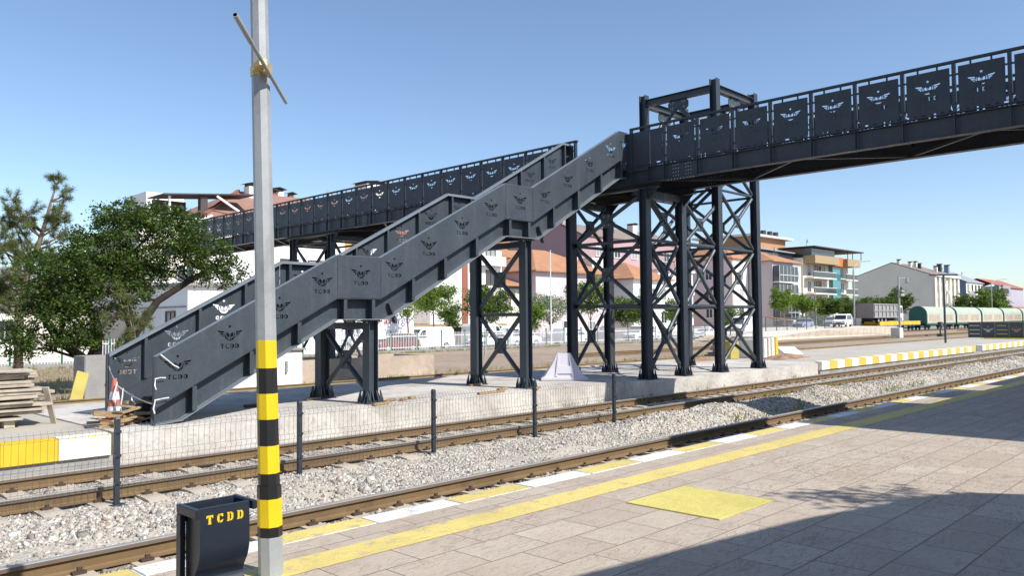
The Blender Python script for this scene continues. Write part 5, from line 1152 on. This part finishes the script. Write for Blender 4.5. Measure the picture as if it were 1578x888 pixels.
def pine(name, label, base, trunk, tufts, r0, nt=130, needle=.22, group=None):
    t = thing(name, label, 'tree', base, group); mb = MB(); mb.tube(trunk, [r0*(1-.9*i/(len(trunk)-1)) for i in range(len(trunk))], 9)
    Pn = []; D = []
    for c, e, n, s in tufts:
        c = Vector(c); e = Vector(e); mb.tube([e, e.lerp(c, .5)+Vector((0,0,-.08)), c], [r0*.28, r0*.2, .02], 5)
        for k in range(int(n*2.2)):
            o = c+Vector(rng.normal(0, s, 3)); mb.tube([c, o], [.014, .008], 4, cap=False)
            q = rng.normal(size=(nt, 3)); q[:, 2] += .5; q /= np.linalg.norm(q, axis=1)[:, None]; along = rng.uniform(-.12, .16, nt)[:, None]*np.array(((o-c).normalized()+Vector((0,0,.3)))[:])[None]
            Pn.append(np.array(o[:])[None]+along+q*needle*.5); D.append(q)
    P = np.concatenate(Pn); d = np.concatenate(D); n = len(P); a = np.cross(d, rng.normal(size=(n, 3))); a /= np.linalg.norm(a, axis=1)[:, None]; L = needle*rng.uniform(.6, 1.2, n)[:, None]
    V = np.stack([P-d*L*.5-a*.006, P-d*L*.5+a*.006, P+d*L*.5+a*.003, P+d*L*.5-a*.003], 1)-np.array(base)
    mb.build('trunk', BARK_L, t, smooth=True); big_mesh('crown', V.reshape(-1, 3), np.arange(n*4).reshape(n, 4), LF_PINE, t); return t
tk = [(10.2,40,-.3),(10.2,40,2.8),(10.5,40,4.4),(10.9,40,5.6),(11.2,40,6.8),(11.4,40,7.7),(11.6,40,8.5)]
def _tk(z):
    for a, b in zip(tk[:-1], tk[1:]):
        if a[2] <= z <= b[2]: return Vector(a).lerp(Vector(b), (z-a[2])/(b[2]-a[2]))
tf = [((11.45,40,8.8),tk[6],2,.08),((11.75,40,8.75),tk[6],2,.09),((11.55,40,8.3),tk[5],1,.08),((12.05,40,8.2),tk[5],2,.12),((12.0,40,7.9),tk[5],2,.14),((11.9,40,7.4),tk[4],3,.2),((11.5,40,7.0),tk[4],3,.2)]
for k in range(46):
    z = random.uniform(2.4, 6.6); e = _tk(z); a = random.choice((0, math.pi))+random.uniform(-.8, .8); L = random.uniform(.5, 1.5)*(1.0 if z < 5.5 else .6); c = e+Vector((math.cos(a)*L, math.sin(a)*L*.6-.2, random.uniform(.1,.8)))
    tf.append((tuple(c), tuple(e), random.choice((3,3,4)), random.uniform(.2,.34)))
for x, z in ((9.8,7.0),(9.9,6.6),(9.6,6.2),(9.4,5.7),(10.1,6.2),(9.9,7.6)): tf.append(((x,40,z), tuple(_tk(z-1.6)), 3, .2))
pine('pine_tree', 'sparse ragged pine with bare pale branches at the left edge of the photo', (10.2,40,-.3), tk, tf, .2)
tk2 = [(11.2,29,-.3),(11.05,29,1.2),(10.8,29,2.2),(10.5,29,3.1)]
tf2 = [((10.9,28.9,1.9),tk2[1],5,.2),((10.3,28.9,2.4),tk2[2],5,.22),((10.6,28.8,3.0),tk2[2],5,.22),((11.3,28.9,2.2),tk2[1],4,.18),((10.4,28.8,1.5),tk2[1],4,.18),((10.0,28.9,3.4),tk2[3],4,.2)]
pine('young_pine', 'small yellowish young pine in front of the leaning leafy tree', (11.2,29,-.3), tk2, tf2, .07, 110, .17)
# street trees along the road behind the fence
def st_tree(label, x, y, zc, rx, rz, lm=LF_MID, clumps=150, per=34, leaf=.2, zt=None, group='street trees', name='street_tree', spread=.26, r0=.09, base=-.3):
    zt = zt or zc-rz*.5
    return tree(name, label, (x,y,base), [[(x,y,base),(x+.05,y,(base+zt)/2),(x-.05,y,zt),(x,y,zc+rz*.4)]], [(x,y,zc,rx*.7,rx*.7,rz*.68)]+[(x+rx*.62*math.cos(q)*random.uniform(.6,1.1), y+rx*.5*math.sin(q), zc+rz*random.uniform(-.42,.55), rx*random.uniform(.3,.52), rx*.42, rz*random.uniform(.26,.5)) for q in [2.1*i+random.uniform(-.5,.5)+x for i in range(7)]], clumps, per, spread, leaf, lm, BARK_L, r0, 16, group)
st_tree('fresh green round street tree behind the white panel van', 45.4,53.6,4.1,2.1,1.75,LF_MID,170,36,.2)
st_tree('sparse young street tree in front of the white cargo truck', 39.8,50.1,3.1,.95,1.0,LF_MID,36,20,.18,2.4)
st_tree('thin young street tree under the lower stair landing', 35.9,50.2,2.9,1.0,.8,LF_MID,34,18,.18,2.2)
st_tree('bushy mixed green tree seen through the second staircase trestle', 53.6,55.5,3.4,2.6,2.5,LF_BUSH,260,36,.2,1.5)
st_tree('low dark tree beside the white apartment block', 49.8,56.5,2.6,1.4,1.6,LF_BUSH,80,30,.2)
st_tree('pointed bright green bush in front of the pale pink house', 59.6,55,2.4,1.4,2.0,LF_MID,130,34,.19,.8)
st_tree('greyish olive tree beside the flagpole and the pale pink house', 64.6,57,3.4,2.5,2.4,LF_OLIVE,190,30,.17,1.6,r0=.12)
st_tree('tall bright green tree between the left pair of tower columns', 71.5,57,4.4,3.0,2.9,LF_MID,240,36,.22,2.0)
st_tree('dark green tree behind the front pier column', 78.5,57,2.9,2.8,2.1,LF_BUSH,200,34,.22)
st_tree('small grey green tree behind the footbridge pier', 82.5,59,3.4,2.0,2.2,LF_OLIVE,120,30,.2)
st_tree('yellow green tree behind the lift tower frame', 91,58,3.2,2.4,2.0,LF_MID,150,32,.24)
st_tree('green hedge tree beside the white minibus', 104,57,2.2,3.4,1.6,LF_BUSH,220,34,.24)
st_tree('tall loose yellow green tree in front of the glazed balconies', 114.5,54.5,4.9,2.2,2.2,LF_MID,130,30,.26,3.4,r0=.1)
st_tree('round bright green tree in front of the glazed balcony house', 119.8,54.0,4.3,2.6,1.8,LF_MID,190,34,.26,2.8,r0=.12)
st_tree('low green shrub mass below the cream balcony block', 127,56,1.6,3.0,1.2,LF_BUSH,140,30,.26,.5)
st_tree('round green tree left of a pair under the cream balcony block', 134.4,56,4.0,2.9,2.2,LF_BUSH,210,34,.28,2.4,r0=.14)
st_tree('round green tree between two others by the cream balcony block', 142.5,56.5,3.9,2.5,2.1,LF_BUSH,180,34,.28,2.4,r0=.14)
st_tree('dark green tree next to the curved street lamp', 148.5,57,3.7,2.3,2.0,LF_BUSH,160,34,.28,2.2,r0=.14)
st_tree('spreading green tree behind the dump truck', 158,57,4.3,4.4,2.4,LF_BUSH,260,34,.3,2.2,r0=.16)
st_tree('tall narrow green tree rising above the first covered wagon', 170,57,4.9,3.6,3.6,LF_BUSH,300,34,.32,2.4,r0=.18)
st_tree('broad light green tree in front of the blue grey house', 235,60,4.6,5.5,4.2,LF_BUSH,300,34,.4,2.6,r0=.2)
st_tree('tall light green tree by the distant street lamp', 246,58,6.2,4.8,5.2,LF_MID,300,34,.4,2.6,r0=.2)
st_tree('small bush above the reddish boundary wall at the far right', 262,60,5.4,3.2,1.6,LF_BUSH,140,30,.36,4.5,base=2.0)
st_tree('dark tree overhanging the shelter behind the camera', 8.7,-2.75,5.5,.9,.7,LF_BUSH,34,24,.12,4.9,spread=.16,base=.43)
# weeds and dry grass tufts along the far tracks
def weeds():
    n = 2600; x = rng.uniform(-4, 60, n); y = np.where(rng.random(n) < .5, rng.normal(22.6, .5, n), rng.normal(26.6, .9, n)); P = np.stack([x, y, np.full(n, -.28)], -1)
    P2 = np.stack([rng.uniform(-6, 84, 1600), rng.normal(48.1, .25, 1600), np.full(1600, -.26)], -1)
    P3 = np.stack([rng.uniform(15, 30, 260), rng.choice([8.7,10.4,12.9], 260)+rng.normal(0,.2,260), np.full(260, -.12)], -1); P3 = P3[rng.random(260) < .5*(1+np.sin(P3[:,0]*2.1))]
    P4 = np.stack([rng.uniform(2, 15, 900), rng.uniform(28, 46, 900), np.full(900, -.29)], -1)
    P = np.concatenate([P, P2, P3, P4]); P = np.repeat(P, 5, 0)+rng.normal(0, .05, (len(P)*5, 3))*np.array([1,1,0]); n = len(P)
    h = rng.uniform(.06, .22, n); a = rng.uniform(0, 6.28, n); l = rng.normal(0, .06, (n, 2)); w = .012
    dx = np.stack([np.cos(a)*w, np.sin(a)*w, np.zeros(n)], -1); tip = P+np.stack([l[:,0], l[:,1], h], -1)
    V = np.stack([P-dx, P+dx, tip+dx*.3, tip-dx*.3], 1)
    tag(big_mesh('dry_weeds', V.reshape(-1,3), np.arange(n*4).reshape(n,4), leafmat('dry_grass', srgb(130,120,66), srgb(168,156,92), srgb(120,136,62), .3)), kind='stuff')
weeds()
# ------------------------------------------------------------------ vehicles (nose towards -x at the origin, standing on z=0)
def wheel(parent, x, y, r, sg, w=.2):
    mb = MB(); mb.tube([(x, y, r), (x, y+sg*w, r)], r, 18); wh = mb.build('wheel', BLACK, parent)
    m2 = MB(); m2.tube([(x, y+sg*(w+.001), r), (x, y+sg*(w+.015), r)], r*.62, 14); m2.tube([(x, y+sg*(w+.016), r), (x, y+sg*(w+.03), r)], r*.2, 10); m2.build('rim', HUB, wh); return wh
def vehicle(name, label, cat, prof, wid, panes, axles, r, m, lights=True, group=None, screen=None):
    """prof: side outline (x,z); panes: list of (outline) on both flanks"""
    t = thing(name, label, cat, (0,0,0), group); hw = wid/2
    # section narrows towards the roof
    zs = [p[1] for p in prof]; zt = max(zs); belt = .56*zt
    def k(z): return 1-.13*max(0, (z-belt)/(zt-belt))
    n = len(prof); mb = MB(); L = [(x, -hw*k(z), z) for x, z in prof]; Rr = [(x, hw*k(z), z) for x, z in prof]
    mb.add(L+Rr, [tuple(range(n))[::-1], tuple(range(n, 2*n))]+[(i, (i+1) % n, n+(i+1) % n, n+i) for i in range(n)]); mb.build('body', m, t, bevel=.035)
    for pl in panes:
        for sg in (-1, 1):
            mb = MB(); q = [(x, sg*(hw*k(z)+.006), z) for x, z in pl]; q2 = [(x, sg*(hw*k(z)-.03), z) for x, z in pl]; c = len(q)
            mb.add(q+q2, [tuple(range(c)), tuple(range(c, 2*c))[::-1]]+[(i, (i+1) % c, c+(i+1) % c, c+i) for i in range(c)]); mb.build('side_window', GLASS, t)
    if screen:
        (xa, za), (xb, zb) = screen; nx_, nz_ = -(zb-za), (xb-xa); l_ = math.hypot(nx_, nz_); nx_, nz_ = nx_/l_*.012, nz_/l_*.012
        mb = MB(); ya, yb = hw*k(za)*.9, hw*k(zb)*.9
        mb.add([(xa+nx_, -ya, za+nz_), (xa+nx_, ya, za+nz_), (xb+nx_, yb, zb+nz_), (xb+nx_, -yb, zb+nz_), (xa-nx_, -ya, za-nz_), (xa-nx_, ya, za-nz_), (xb-nx_, yb, zb-nz_), (xb-nx_, -yb, zb-nz_)], [(0,1,2,3),(7,6,5,4),(0,4,5,1),(1,5,6,2),(2,6,7,3),(3,7,4,0)]); mb.build('windscreen', GLASS, t)
    for ax in axles:
        for sg in (-1, 1): wheel(t, ax, sg*(hw-.19), r, sg)
    xm = min(p[0] for p in prof); 
    if lights:
        for sg in (-1, 1):
            mb = MB(); mb.box(xm-.012, xm+.12, sg*hw*.78-.16, sg*hw*.78+.16, .66, .82); mb.build('headlight', HUB, t, bevel=.02)
        mb = MB(); mb.box(xm-.03, xm+.12, -hw*.94, hw*.94, .32, .52); mb.build('bumper', BLACK, t, bevel=.03)
        mb = MB(); mb.box(xm-.014, xm+.05, -.38, .38, .56, .66); mb.build('grille', BLACK, t)
    return t
VANP = [(0,.30),(0,.78),(.12,.92),(.95,1.08),(1.65,1.78),(2.1,1.92),(4.9,1.94),(5.12,1.7),(5.18,.8),(5.15,.32)]
MINI = [(0,.28),(0,.75),(.15,.88),(.85,1.0),(1.45,1.66),(1.8,1.80),(3.7,1.80),(4.0,1.7),(4.18,.95),(4.18,.30)]
HATCH = [(0,.26),(0,.66),(.18,.80),(1.1,.93),(1.75,1.40),(2.2,1.48),(3.2,1.46),(3.75,1.02),(4.0,.92),(4.05,.28)]
VW = [[(1.12,1.08),(1.68,1.66),(2.05,1.74),(2.05,1.08)]]
MW = [[(1.0,1.03),(1.5,1.6),(2.0,1.66),(2.0,1.03)],[(2.08,1.03),(2.08,1.66),(3.0,1.66),(3.0,1.03)],[(3.08,1.03),(3.08,1.66),(3.7,1.64),(3.9,1.03)]]
HW = [[(1.25,.94),(1.8,1.36),(2.3,1.40),(2.3,.94)],[(2.38,.94),(2.38,1.40),(3.1,1.38),(3.5,.96)]]
GZ = -.29
v1 = vehicle('panel_van', 'white windowless panel van parked nose left behind the picket fence', 'van', VANP, 1.9, VW, (.95,4.2), .34, WHITEP, group='vehicles parked along the street', screen=((1.0,1.12),(1.62,1.74))); place(v1, (40.35, 51.9, GZ))
v2 = vehicle('minivan', 'white minivan with side windows parked nose right by the pointed bush', 'van', MINI, 1.75, MW, (.8,3.4), .32, WHITEP, group='vehicles parked along the street', screen=((.88,1.04),(1.42,1.62))); place(v2, (56.6, 51.9, GZ), math.pi)
dup(v1, (54.6, 54.2, GZ), math.pi, 'tall white van standing behind the white minivan', 'vehicles parked along the street', (.9,1,1.12))
v3 = dup(v2, (64.2, 52.0, GZ), math.pi, 'white estate car parked nose right near the flagpole', 'vehicles parked along the street', (1.0,1,.92))
h_ = vehicle('parked_car', 'small white hatchback parked beyond the white panel van', 'car', HATCH, 1.7, HW, (.75,3.2), .31, WHITEP, group='vehicles parked along the street', screen=((1.13,.96),(1.7,1.36))); place(h_, (48.6, 52.2, GZ))
REDP = mat('dark_red_car_paint', srgb(110,40,40), .3, 0, .05); SILP = mat('silver_car_paint', srgb(196,200,204), .3, .3, .05); BLUP = mat('blue_white_car_paint', srgb(150,166,196), .3, .1, .05)
rc = vehicle('parked_car', 'dark red car parked under the sparse young street tree', 'car', HATCH, 1.7, HW, (.75,3.2), .31, REDP, group='vehicles parked along the street', screen=((1.13,.96),(1.7,1.36))); place(rc, (37.6, 51.6, GZ))
dup(h_, (77.0, 52, GZ), math.pi, 'white car half hidden behind the rear pier column', 'vehicles parked along the street'); dup(v2, (71.8, 52, GZ), 0, 'white minivan glimpsed between the pier columns', 'vehicles parked along the street')
dup(h_, (86.0, 52, GZ), 0, 'white car glimpsed through the lowest lift tower bracing', 'vehicles parked along the street')
mbus = dup(v1, (95, 52.4, -.1), 0, 'white minibus with a blue tinted windscreen behind the lift tower', 'vehicles parked along the street', (1.25,1.1,1.35))
b_ = vehicle('parked_car', 'pale blue car parked in front of the glazed balcony house', 'car', HATCH, 1.7, HW, (.75,3.2), .31, BLUP, group='vehicles parked along the street', screen=((1.13,.96),(1.7,1.36))); place(b_, (114.5, 52.5, .64))
s_ = vehicle('parked_car', 'silver car parked behind the mesh fence below the cream block', 'car', HATCH, 1.7, HW, (.75,3.2), .31, SILP, group='vehicles parked along the street', screen=((1.13,.96),(1.7,1.36))); place(s_, (119.0, 49.6, .86), R(10))
dv = dup(v2, (112.6, 45.6, .86), R(8), 'white van facing the camera on top of the stone loading dock', 'vehicles parked along the street')
# white cargo truck with lettering on its box
ct = thing('cargo_truck', 'white cargo box truck with red and purple lettering behind a young street tree', 'truck', (36.4,52.6,GZ))
mb = MB(); mb.prism([(36.2,.75),(41.6,.75),(41.6,3.0),(41.45,3.25),(41.1,3.38),(36.2,3.38)], 'y', 51.6, 53.9); mb.build('cargo_box', WHITEP, ct, bevel=.03)
mb = MB(); mb.prism([(34.3,.35),(36.15,.35),(36.15,2.5),(35.1,2.5),(34.4,1.5),(34.3,1.4)], 'y', 51.75, 53.75); mb.build('cab', WHITEP, ct, bevel=.05)
mb = MB(); mb.prism([(34.75,1.55),(35.2,2.3),(36.0,2.3),(36.0,1.55)], 'y', 51.735, 51.748); mb.build('side_window', GLASS, ct)
mb = MB(); mb.box(36.2,41.5,52.0,53.5,.5,.74); mb.build('chassis', BLACK, ct)
for x in (35.2, 39.9):
    for y, sg in ((51.95,-1),(53.55,1)):
        m_ = MB(); m_.tube([(x, y, GZ+.43), (x, y+sg*.25, GZ+.43)], .43, 16); w_ = m_.build('wheel', BLACK, ct); m_ = MB(); m_.tube([(x, y+sg*.251, GZ+.43), (x, y+sg*.27, GZ+.43)], .24, 12); m_.build('rim', HUB, w_)
for txt, x, m in (('-surat', 38.15, mat('red_lettering', srgb(196,40,60), .6, 0, .02)), ('kargo', 40.15, mat('purple_lettering', srgb(128,90,150), .6, 0, .02))):
    me = text_mesh(txt, .92, .01, 'CENTER', .15); me.transform(Matrix(((1,0,0,x),(0,0,-1,51.592),(0,1,0,2.25),(0,0,0,1)))); me.transform(Matrix.Translation(-wloc(ct))); me.materials.clear(); me.materials.append(m); me.name = 'lettering'; obj('lettering', me, ct)

# ------------------------------------------------------------------ rail wagons
WGREEN = mat('dark_green_wagon_paint', srgb(48,98,90), .6, 0, .12, 1, 20, .05, .1, .004, dirt=srgb(70,92,84)); WROOF = mat('pale_green_tarpaulin', srgb(170,180,160), .6, 0, .12, .8, 8, .05, .2, .02, dirt=srgb(150,156,134), dirt_lo=.55)
WSIDE = mat('dusty_wagon_side', srgb(184,183,168), .7, 0, .1, .7, 6, .06, .2, .01, dirt=srgb(186,160,140), dirt_lo=.48); WPAN = mat('rusty_pink_panel', srgb(172,156,140), .75, 0, .2, .9, 8, .06, .1, .004, dirt=srgb(214,206,190))
def bogie(mb, x, y0, y1):
    for dx in (-.9, .9):
        for y in (y0, y1): mb.tube([(x+dx, y-.06, .46), (x+dx, y+.06, .46)], .46, 14)
        mb.tube([(x+dx, y0, .46), (x+dx, y1, .46)], .08, 8)
    for y in (y0-.12, y1+.12): mb.box(x-1.4, x+1.4, y-.06, y+.06, .45, .75)
def covered(label):
    t = thing('covered_wagon', label, 'railway wagon', (0,0,0), 'green covered wagons'); L = 16.4; hw = 1.42
    arc = [(-hw, 1.15), (-hw, 2.75)]+[(-hw*math.cos(a), 2.75+1.35*math.sin(a)) for a in [math.pi*k/14 for k in range(1, 14)]]+[(hw, 2.75), (hw, 1.15)]
    mb = MB(); mb.prism(arc, 'x', .25, L-.25); mb.build('shell', WROOF, t)
    arc2 = [(y*1.025, z+(.05 if z > 2.8 else 0)) for y, z in arc]
    for x in (0, L-.24): mb = MB(); mb.prism(arc2, 'x', x, x+.24); mb.build('end_wall', WGREEN, t)
    mb = MB(); mb.prism([(y*1.012, z+(.02 if z > 2.8 else 0)) for y, z in arc], 'x', L/2-.12, L/2+.12); mb.build('middle_hoop', WROOF, t)
    mb = MB(); mb.box(0, L, -hw-.02, hw+.02, .92, 1.14); mb.box(.2, L-.2, -.6, .6, .7, .918); mb.build('frame', WGREEN, t)
    for s in (-1, 1):
        mb = MB(); mb.box(.3, L-.3, s*(hw+.03)-.025, s*(hw+.03)+.025, 1.2, 2.72); mb.build('side_wall', WSIDE, t)
        for k in range(2):
            for i in range(6):
                x0 = 1.2+k*7.9+i*1.0; mb = MB(); mb.box(x0, x0+.82, s*(hw+.063)-.006, s*(hw+.063)+.006, 1.5, 2.66); mb.build('side_panel', WPAN, t)
    for x in (2.2, L-2.2): mb = MB(); bogie(mb, x, -.75, .75); mb.build('bogie', BLACK, t)
    for x in (-.3, L): 
        mb = MB()
        for y in (-.85, .85): mb.tube([(x, y, 1.02), (x+.3, y, 1.02)], .09, 8); mb.tube([(x+(.0 if x < 0 else .28), y, 1.02), (x+(.03 if x < 0 else .31), y, 1.02)], .22, 12)
        mb.build('buffers', BLACK, t)
    return t
cw = covered('first green covered wagon, its dark green end wall right behind the yellow flat wagon')
ZR = -.12
place(cw, (147.8,46.2,ZR))
for k, lb in enumerate(('second green covered wagon with rusty side panels, left of the dark panelled barrier', 'third green covered wagon, directly above the left end of the dark barrier', 'fourth green covered wagon, left of the yellow machine', 'last green covered wagon running out of the photo behind the yellow machine')): dup(cw, (147.8+17.1*(k+1),46.2,ZR), 0, lb)
fw = thing('flat_wagon', 'flat wagon with yellow drop sides carrying the dump truck', 'railway wagon', (126,46.2,ZR))
WY = mat('yellow_wagon_side', srgb(226,176,44), .6, 0, .1, .8, 10, .06, .1, .004, dirt=srgb(170,130,60)); WBL = mat('blue_black_underframe', srgb(44,56,76), .7, 0, .2)
mb = MB(); mb.box(126,144.5,44.8,47.6,ZR+.9,ZR+1.2); mb.build('frame', WBL, fw)
for x0 in range(9):
    for y in (44.76, 47.6): mb = MB(); mb.box(126.05+2.05*x0, 126.05+2.05*x0+1.98, y, y+.06, ZR+1.02, ZR+1.62); mb.build('drop_side', WY, fw)
for x in (125.95, 144.5): mb = MB(); mb.box(x, x+.06, 44.83, 47.59, ZR+1.02, ZR+1.62); mb.build('end_flap', WY, fw)
for x in (128.6, 141.6):
    mb = MB(); o_ = MB(); bogie(o_, 0, -.75, .75); mb.add([(p[0]+x, p[1]+46.2, p[2]+ZR) for p in o_.v], o_.f); mb.build('bogie', BLACK, fw)
mb = MB(); mb.box(133,135.4,44.9,45.5,ZR+.35,ZR+.88); mb.build('equipment_box', mat('blue_box_paint', srgb(90,130,190), .5), fw)
mb = MB(); mb.box(125.3,125.9,45.0,47.4,ZR+.6,ZR+1.1); mb.build('buffer_beam', BLACK, fw)
dt = thing('dump_truck', 'grey dump truck with a ribbed tipping body standing on the flat wagon', 'truck', (130,46.2,ZR+1.2))
TG = mat('grey_tipper_paint', srgb(128,120,116), .6, 0, .12, .8, 10, .06, .1, .004, dirt=srgb(120,108,100)); TL = mat('light_tipper_side', srgb(150,148,146), .6, 0, .1, .8, 10, .05, .1, .004)
z0 = ZR+1.2
mb = MB(); mb.prism([(124.3,z0+1.0),(134.2,z0+1.0),(134.5,z0+3.1),(124.1,z0+3.15)], 'y', 45.0, 47.4); bdy = mb.build('tipper_body', TL, dt)
mb = MB(); mb.box(124.0,124.12,44.9,47.5,z0+.95,z0+3.2); mb.build('tailgate', TG, dt)
for k in range(7):
    for y in (44.86, 47.4): m_ = MB(); m_.box(124.4+1.62*k, 124.6+1.62*k, y, y+.13, z0+1.0, z0+3.1); m_.build('rib', TL, bdy)
for z in (1.0, 2.0, 2.98): m_ = MB(); m_.box(124.2,134.3,44.88,44.99,z0+z,z0+z+.16); m_.build('side_rail', TL, bdy)
mb = MB(); mb.box(124.4,136.6,45.5,46.9,z0+.55,z0+.95); mb.build('chassis', BLACK, dt)
mb = MB(); mb.prism([(134.8,z0+.5),(137.0,z0+.5),(137.0,z0+1.6),(136.7,z0+2.9),(134.8,z0+2.9)], 'y', 45.0, 47.4); cab = mb.build('cab', WHITEP, dt, bevel=.06)
m_ = MB(); m_.prism([(135.4,z0+1.7),(136.75,z0+1.7),(136.5,z0+2.6),(135.4,z0+2.6)], 'y', 44.97, 44.999); m_.build('side_window', GLASS, cab)
for x in (126.2,127.6,129.2,135.9):
    for y, sg in ((45.3,-1),(47.1,1)): m_ = MB(); m_.tube([(x,y,z0+.5),(x,y+sg*.3,z0+.5)], .5, 16); w_ = m_.build('wheel', BLACK, dt); m_ = MB(); m_.tube([(x,y+sg*.301,z0+.5),(x,y+sg*.32,z0+.5)], .26, 12); m_.build('rim', HUB, w_)
# yellow track machine at the right edge
ym = thing('track_machine', 'yellow and green track machine at the right edge of the photo', 'track machine', (205,40,-.1))
mb = MB(); mb.box(203.5,222,38.7,41.3,.9,1.7); mb.build('frame', WGREEN, ym); mb = MB(); mb.prism([(204,3.0),(222,3.0),(222,4.2),(204.6,4.2),(203.6,3.5)], 'y', 38.6, 41.4); mb.build('yellow_hood', WY, ym, bevel=.05)
for x in (205.5, 210, 215): mb = MB(); mb.box(x, x+2.4, 39.0, 41.0, 1.702, 2.998); mb.build('engine_block', BLACK, ym)
for x in (206.5, 218): mb = MB(); o_ = MB(); bogie(o_, 0, -.75, .75); mb.add([(p[0]+x, p[1]+40, p[2]-.1) for p in o_.v], o_.f); mb.build('bogie', BLACK, ym)
track('track under the yellow track machine at the right edge', 40, 150, 330, -.12, [RAILW, RAILW, RAILW])
# ------------------------------------------------------------------ street lamps, poles
def lamp(label, x, y, h, arm, base=-.3):
    t = thing('street_lamp', label, 'street lamp', (x,y,base), 'street lamps'); mb = MB()
    pts = [(x,y,base),(x,y,h-1.6)]+[(x+arm*(1-math.cos(a)), y-.25*arm*(1-math.cos(a)), h-1.6+1.6*math.sin(a)) for a in [math.pi/2*k/6 for k in range(1, 7)]]
    mb.tube(pts, [.12]*2+[.08]*6, 8); mb.build('column', GALV, t); e = pts[-1]; mb = MB(); mb.bar((e[0]-.1,e[1],e[2]), (e[0]+1.1,e[1]-.25,e[2]+.08), .28, .12); mb.build('lantern', GALV, t, bevel=.03); return t
lamp('tall curved street lamp beside the grey dump truck', 123.6,47.6,10.8,3.0,.6); lamp('far street lamp rising above the light green trees on the right', 233,55,11.8,6.5)
def mast(name, label, cat, x, y, h, r, m=GALV, base=-.3):
    mb = MB(); mb.tube([(x,y,base),(x,y,h)], [r,r*.6], 8); return tag(mb.build(name, m), label, cat)
mast('flagpole', 'thin white flagpole in front of the pale pink house', 'flagpole', 57.1,50.3,8.8,.075,mat('white_pole_paint', srgb(226,224,224), .5))
mast('thin_pole', 'thin grey pole against the big blank grey gable', 'pole', 168,56,9.6,.11); mast('thin_pole', 'pale thin pole standing between the grey and the blue grey houses', 'pole', 212,58,8.0,.11); mast('thin_pole', 'slim pole in front of the glazed balcony house', 'pole', 122.3,53.0,6.5,.09); mast('thin_pole', 'white post seen below the lower stair landing', 'pole', 29.6,49.6,5.0,.09); mast('thin_pole', 'concrete post in front of the white picket fence on the left', 'pole', 18.4,47.4,3.0,.12,CONC); mast('thin_pole', 'slim grey post in the yard beside the second staircase trestle', 'pole', 38.5,40,2.4,.06)
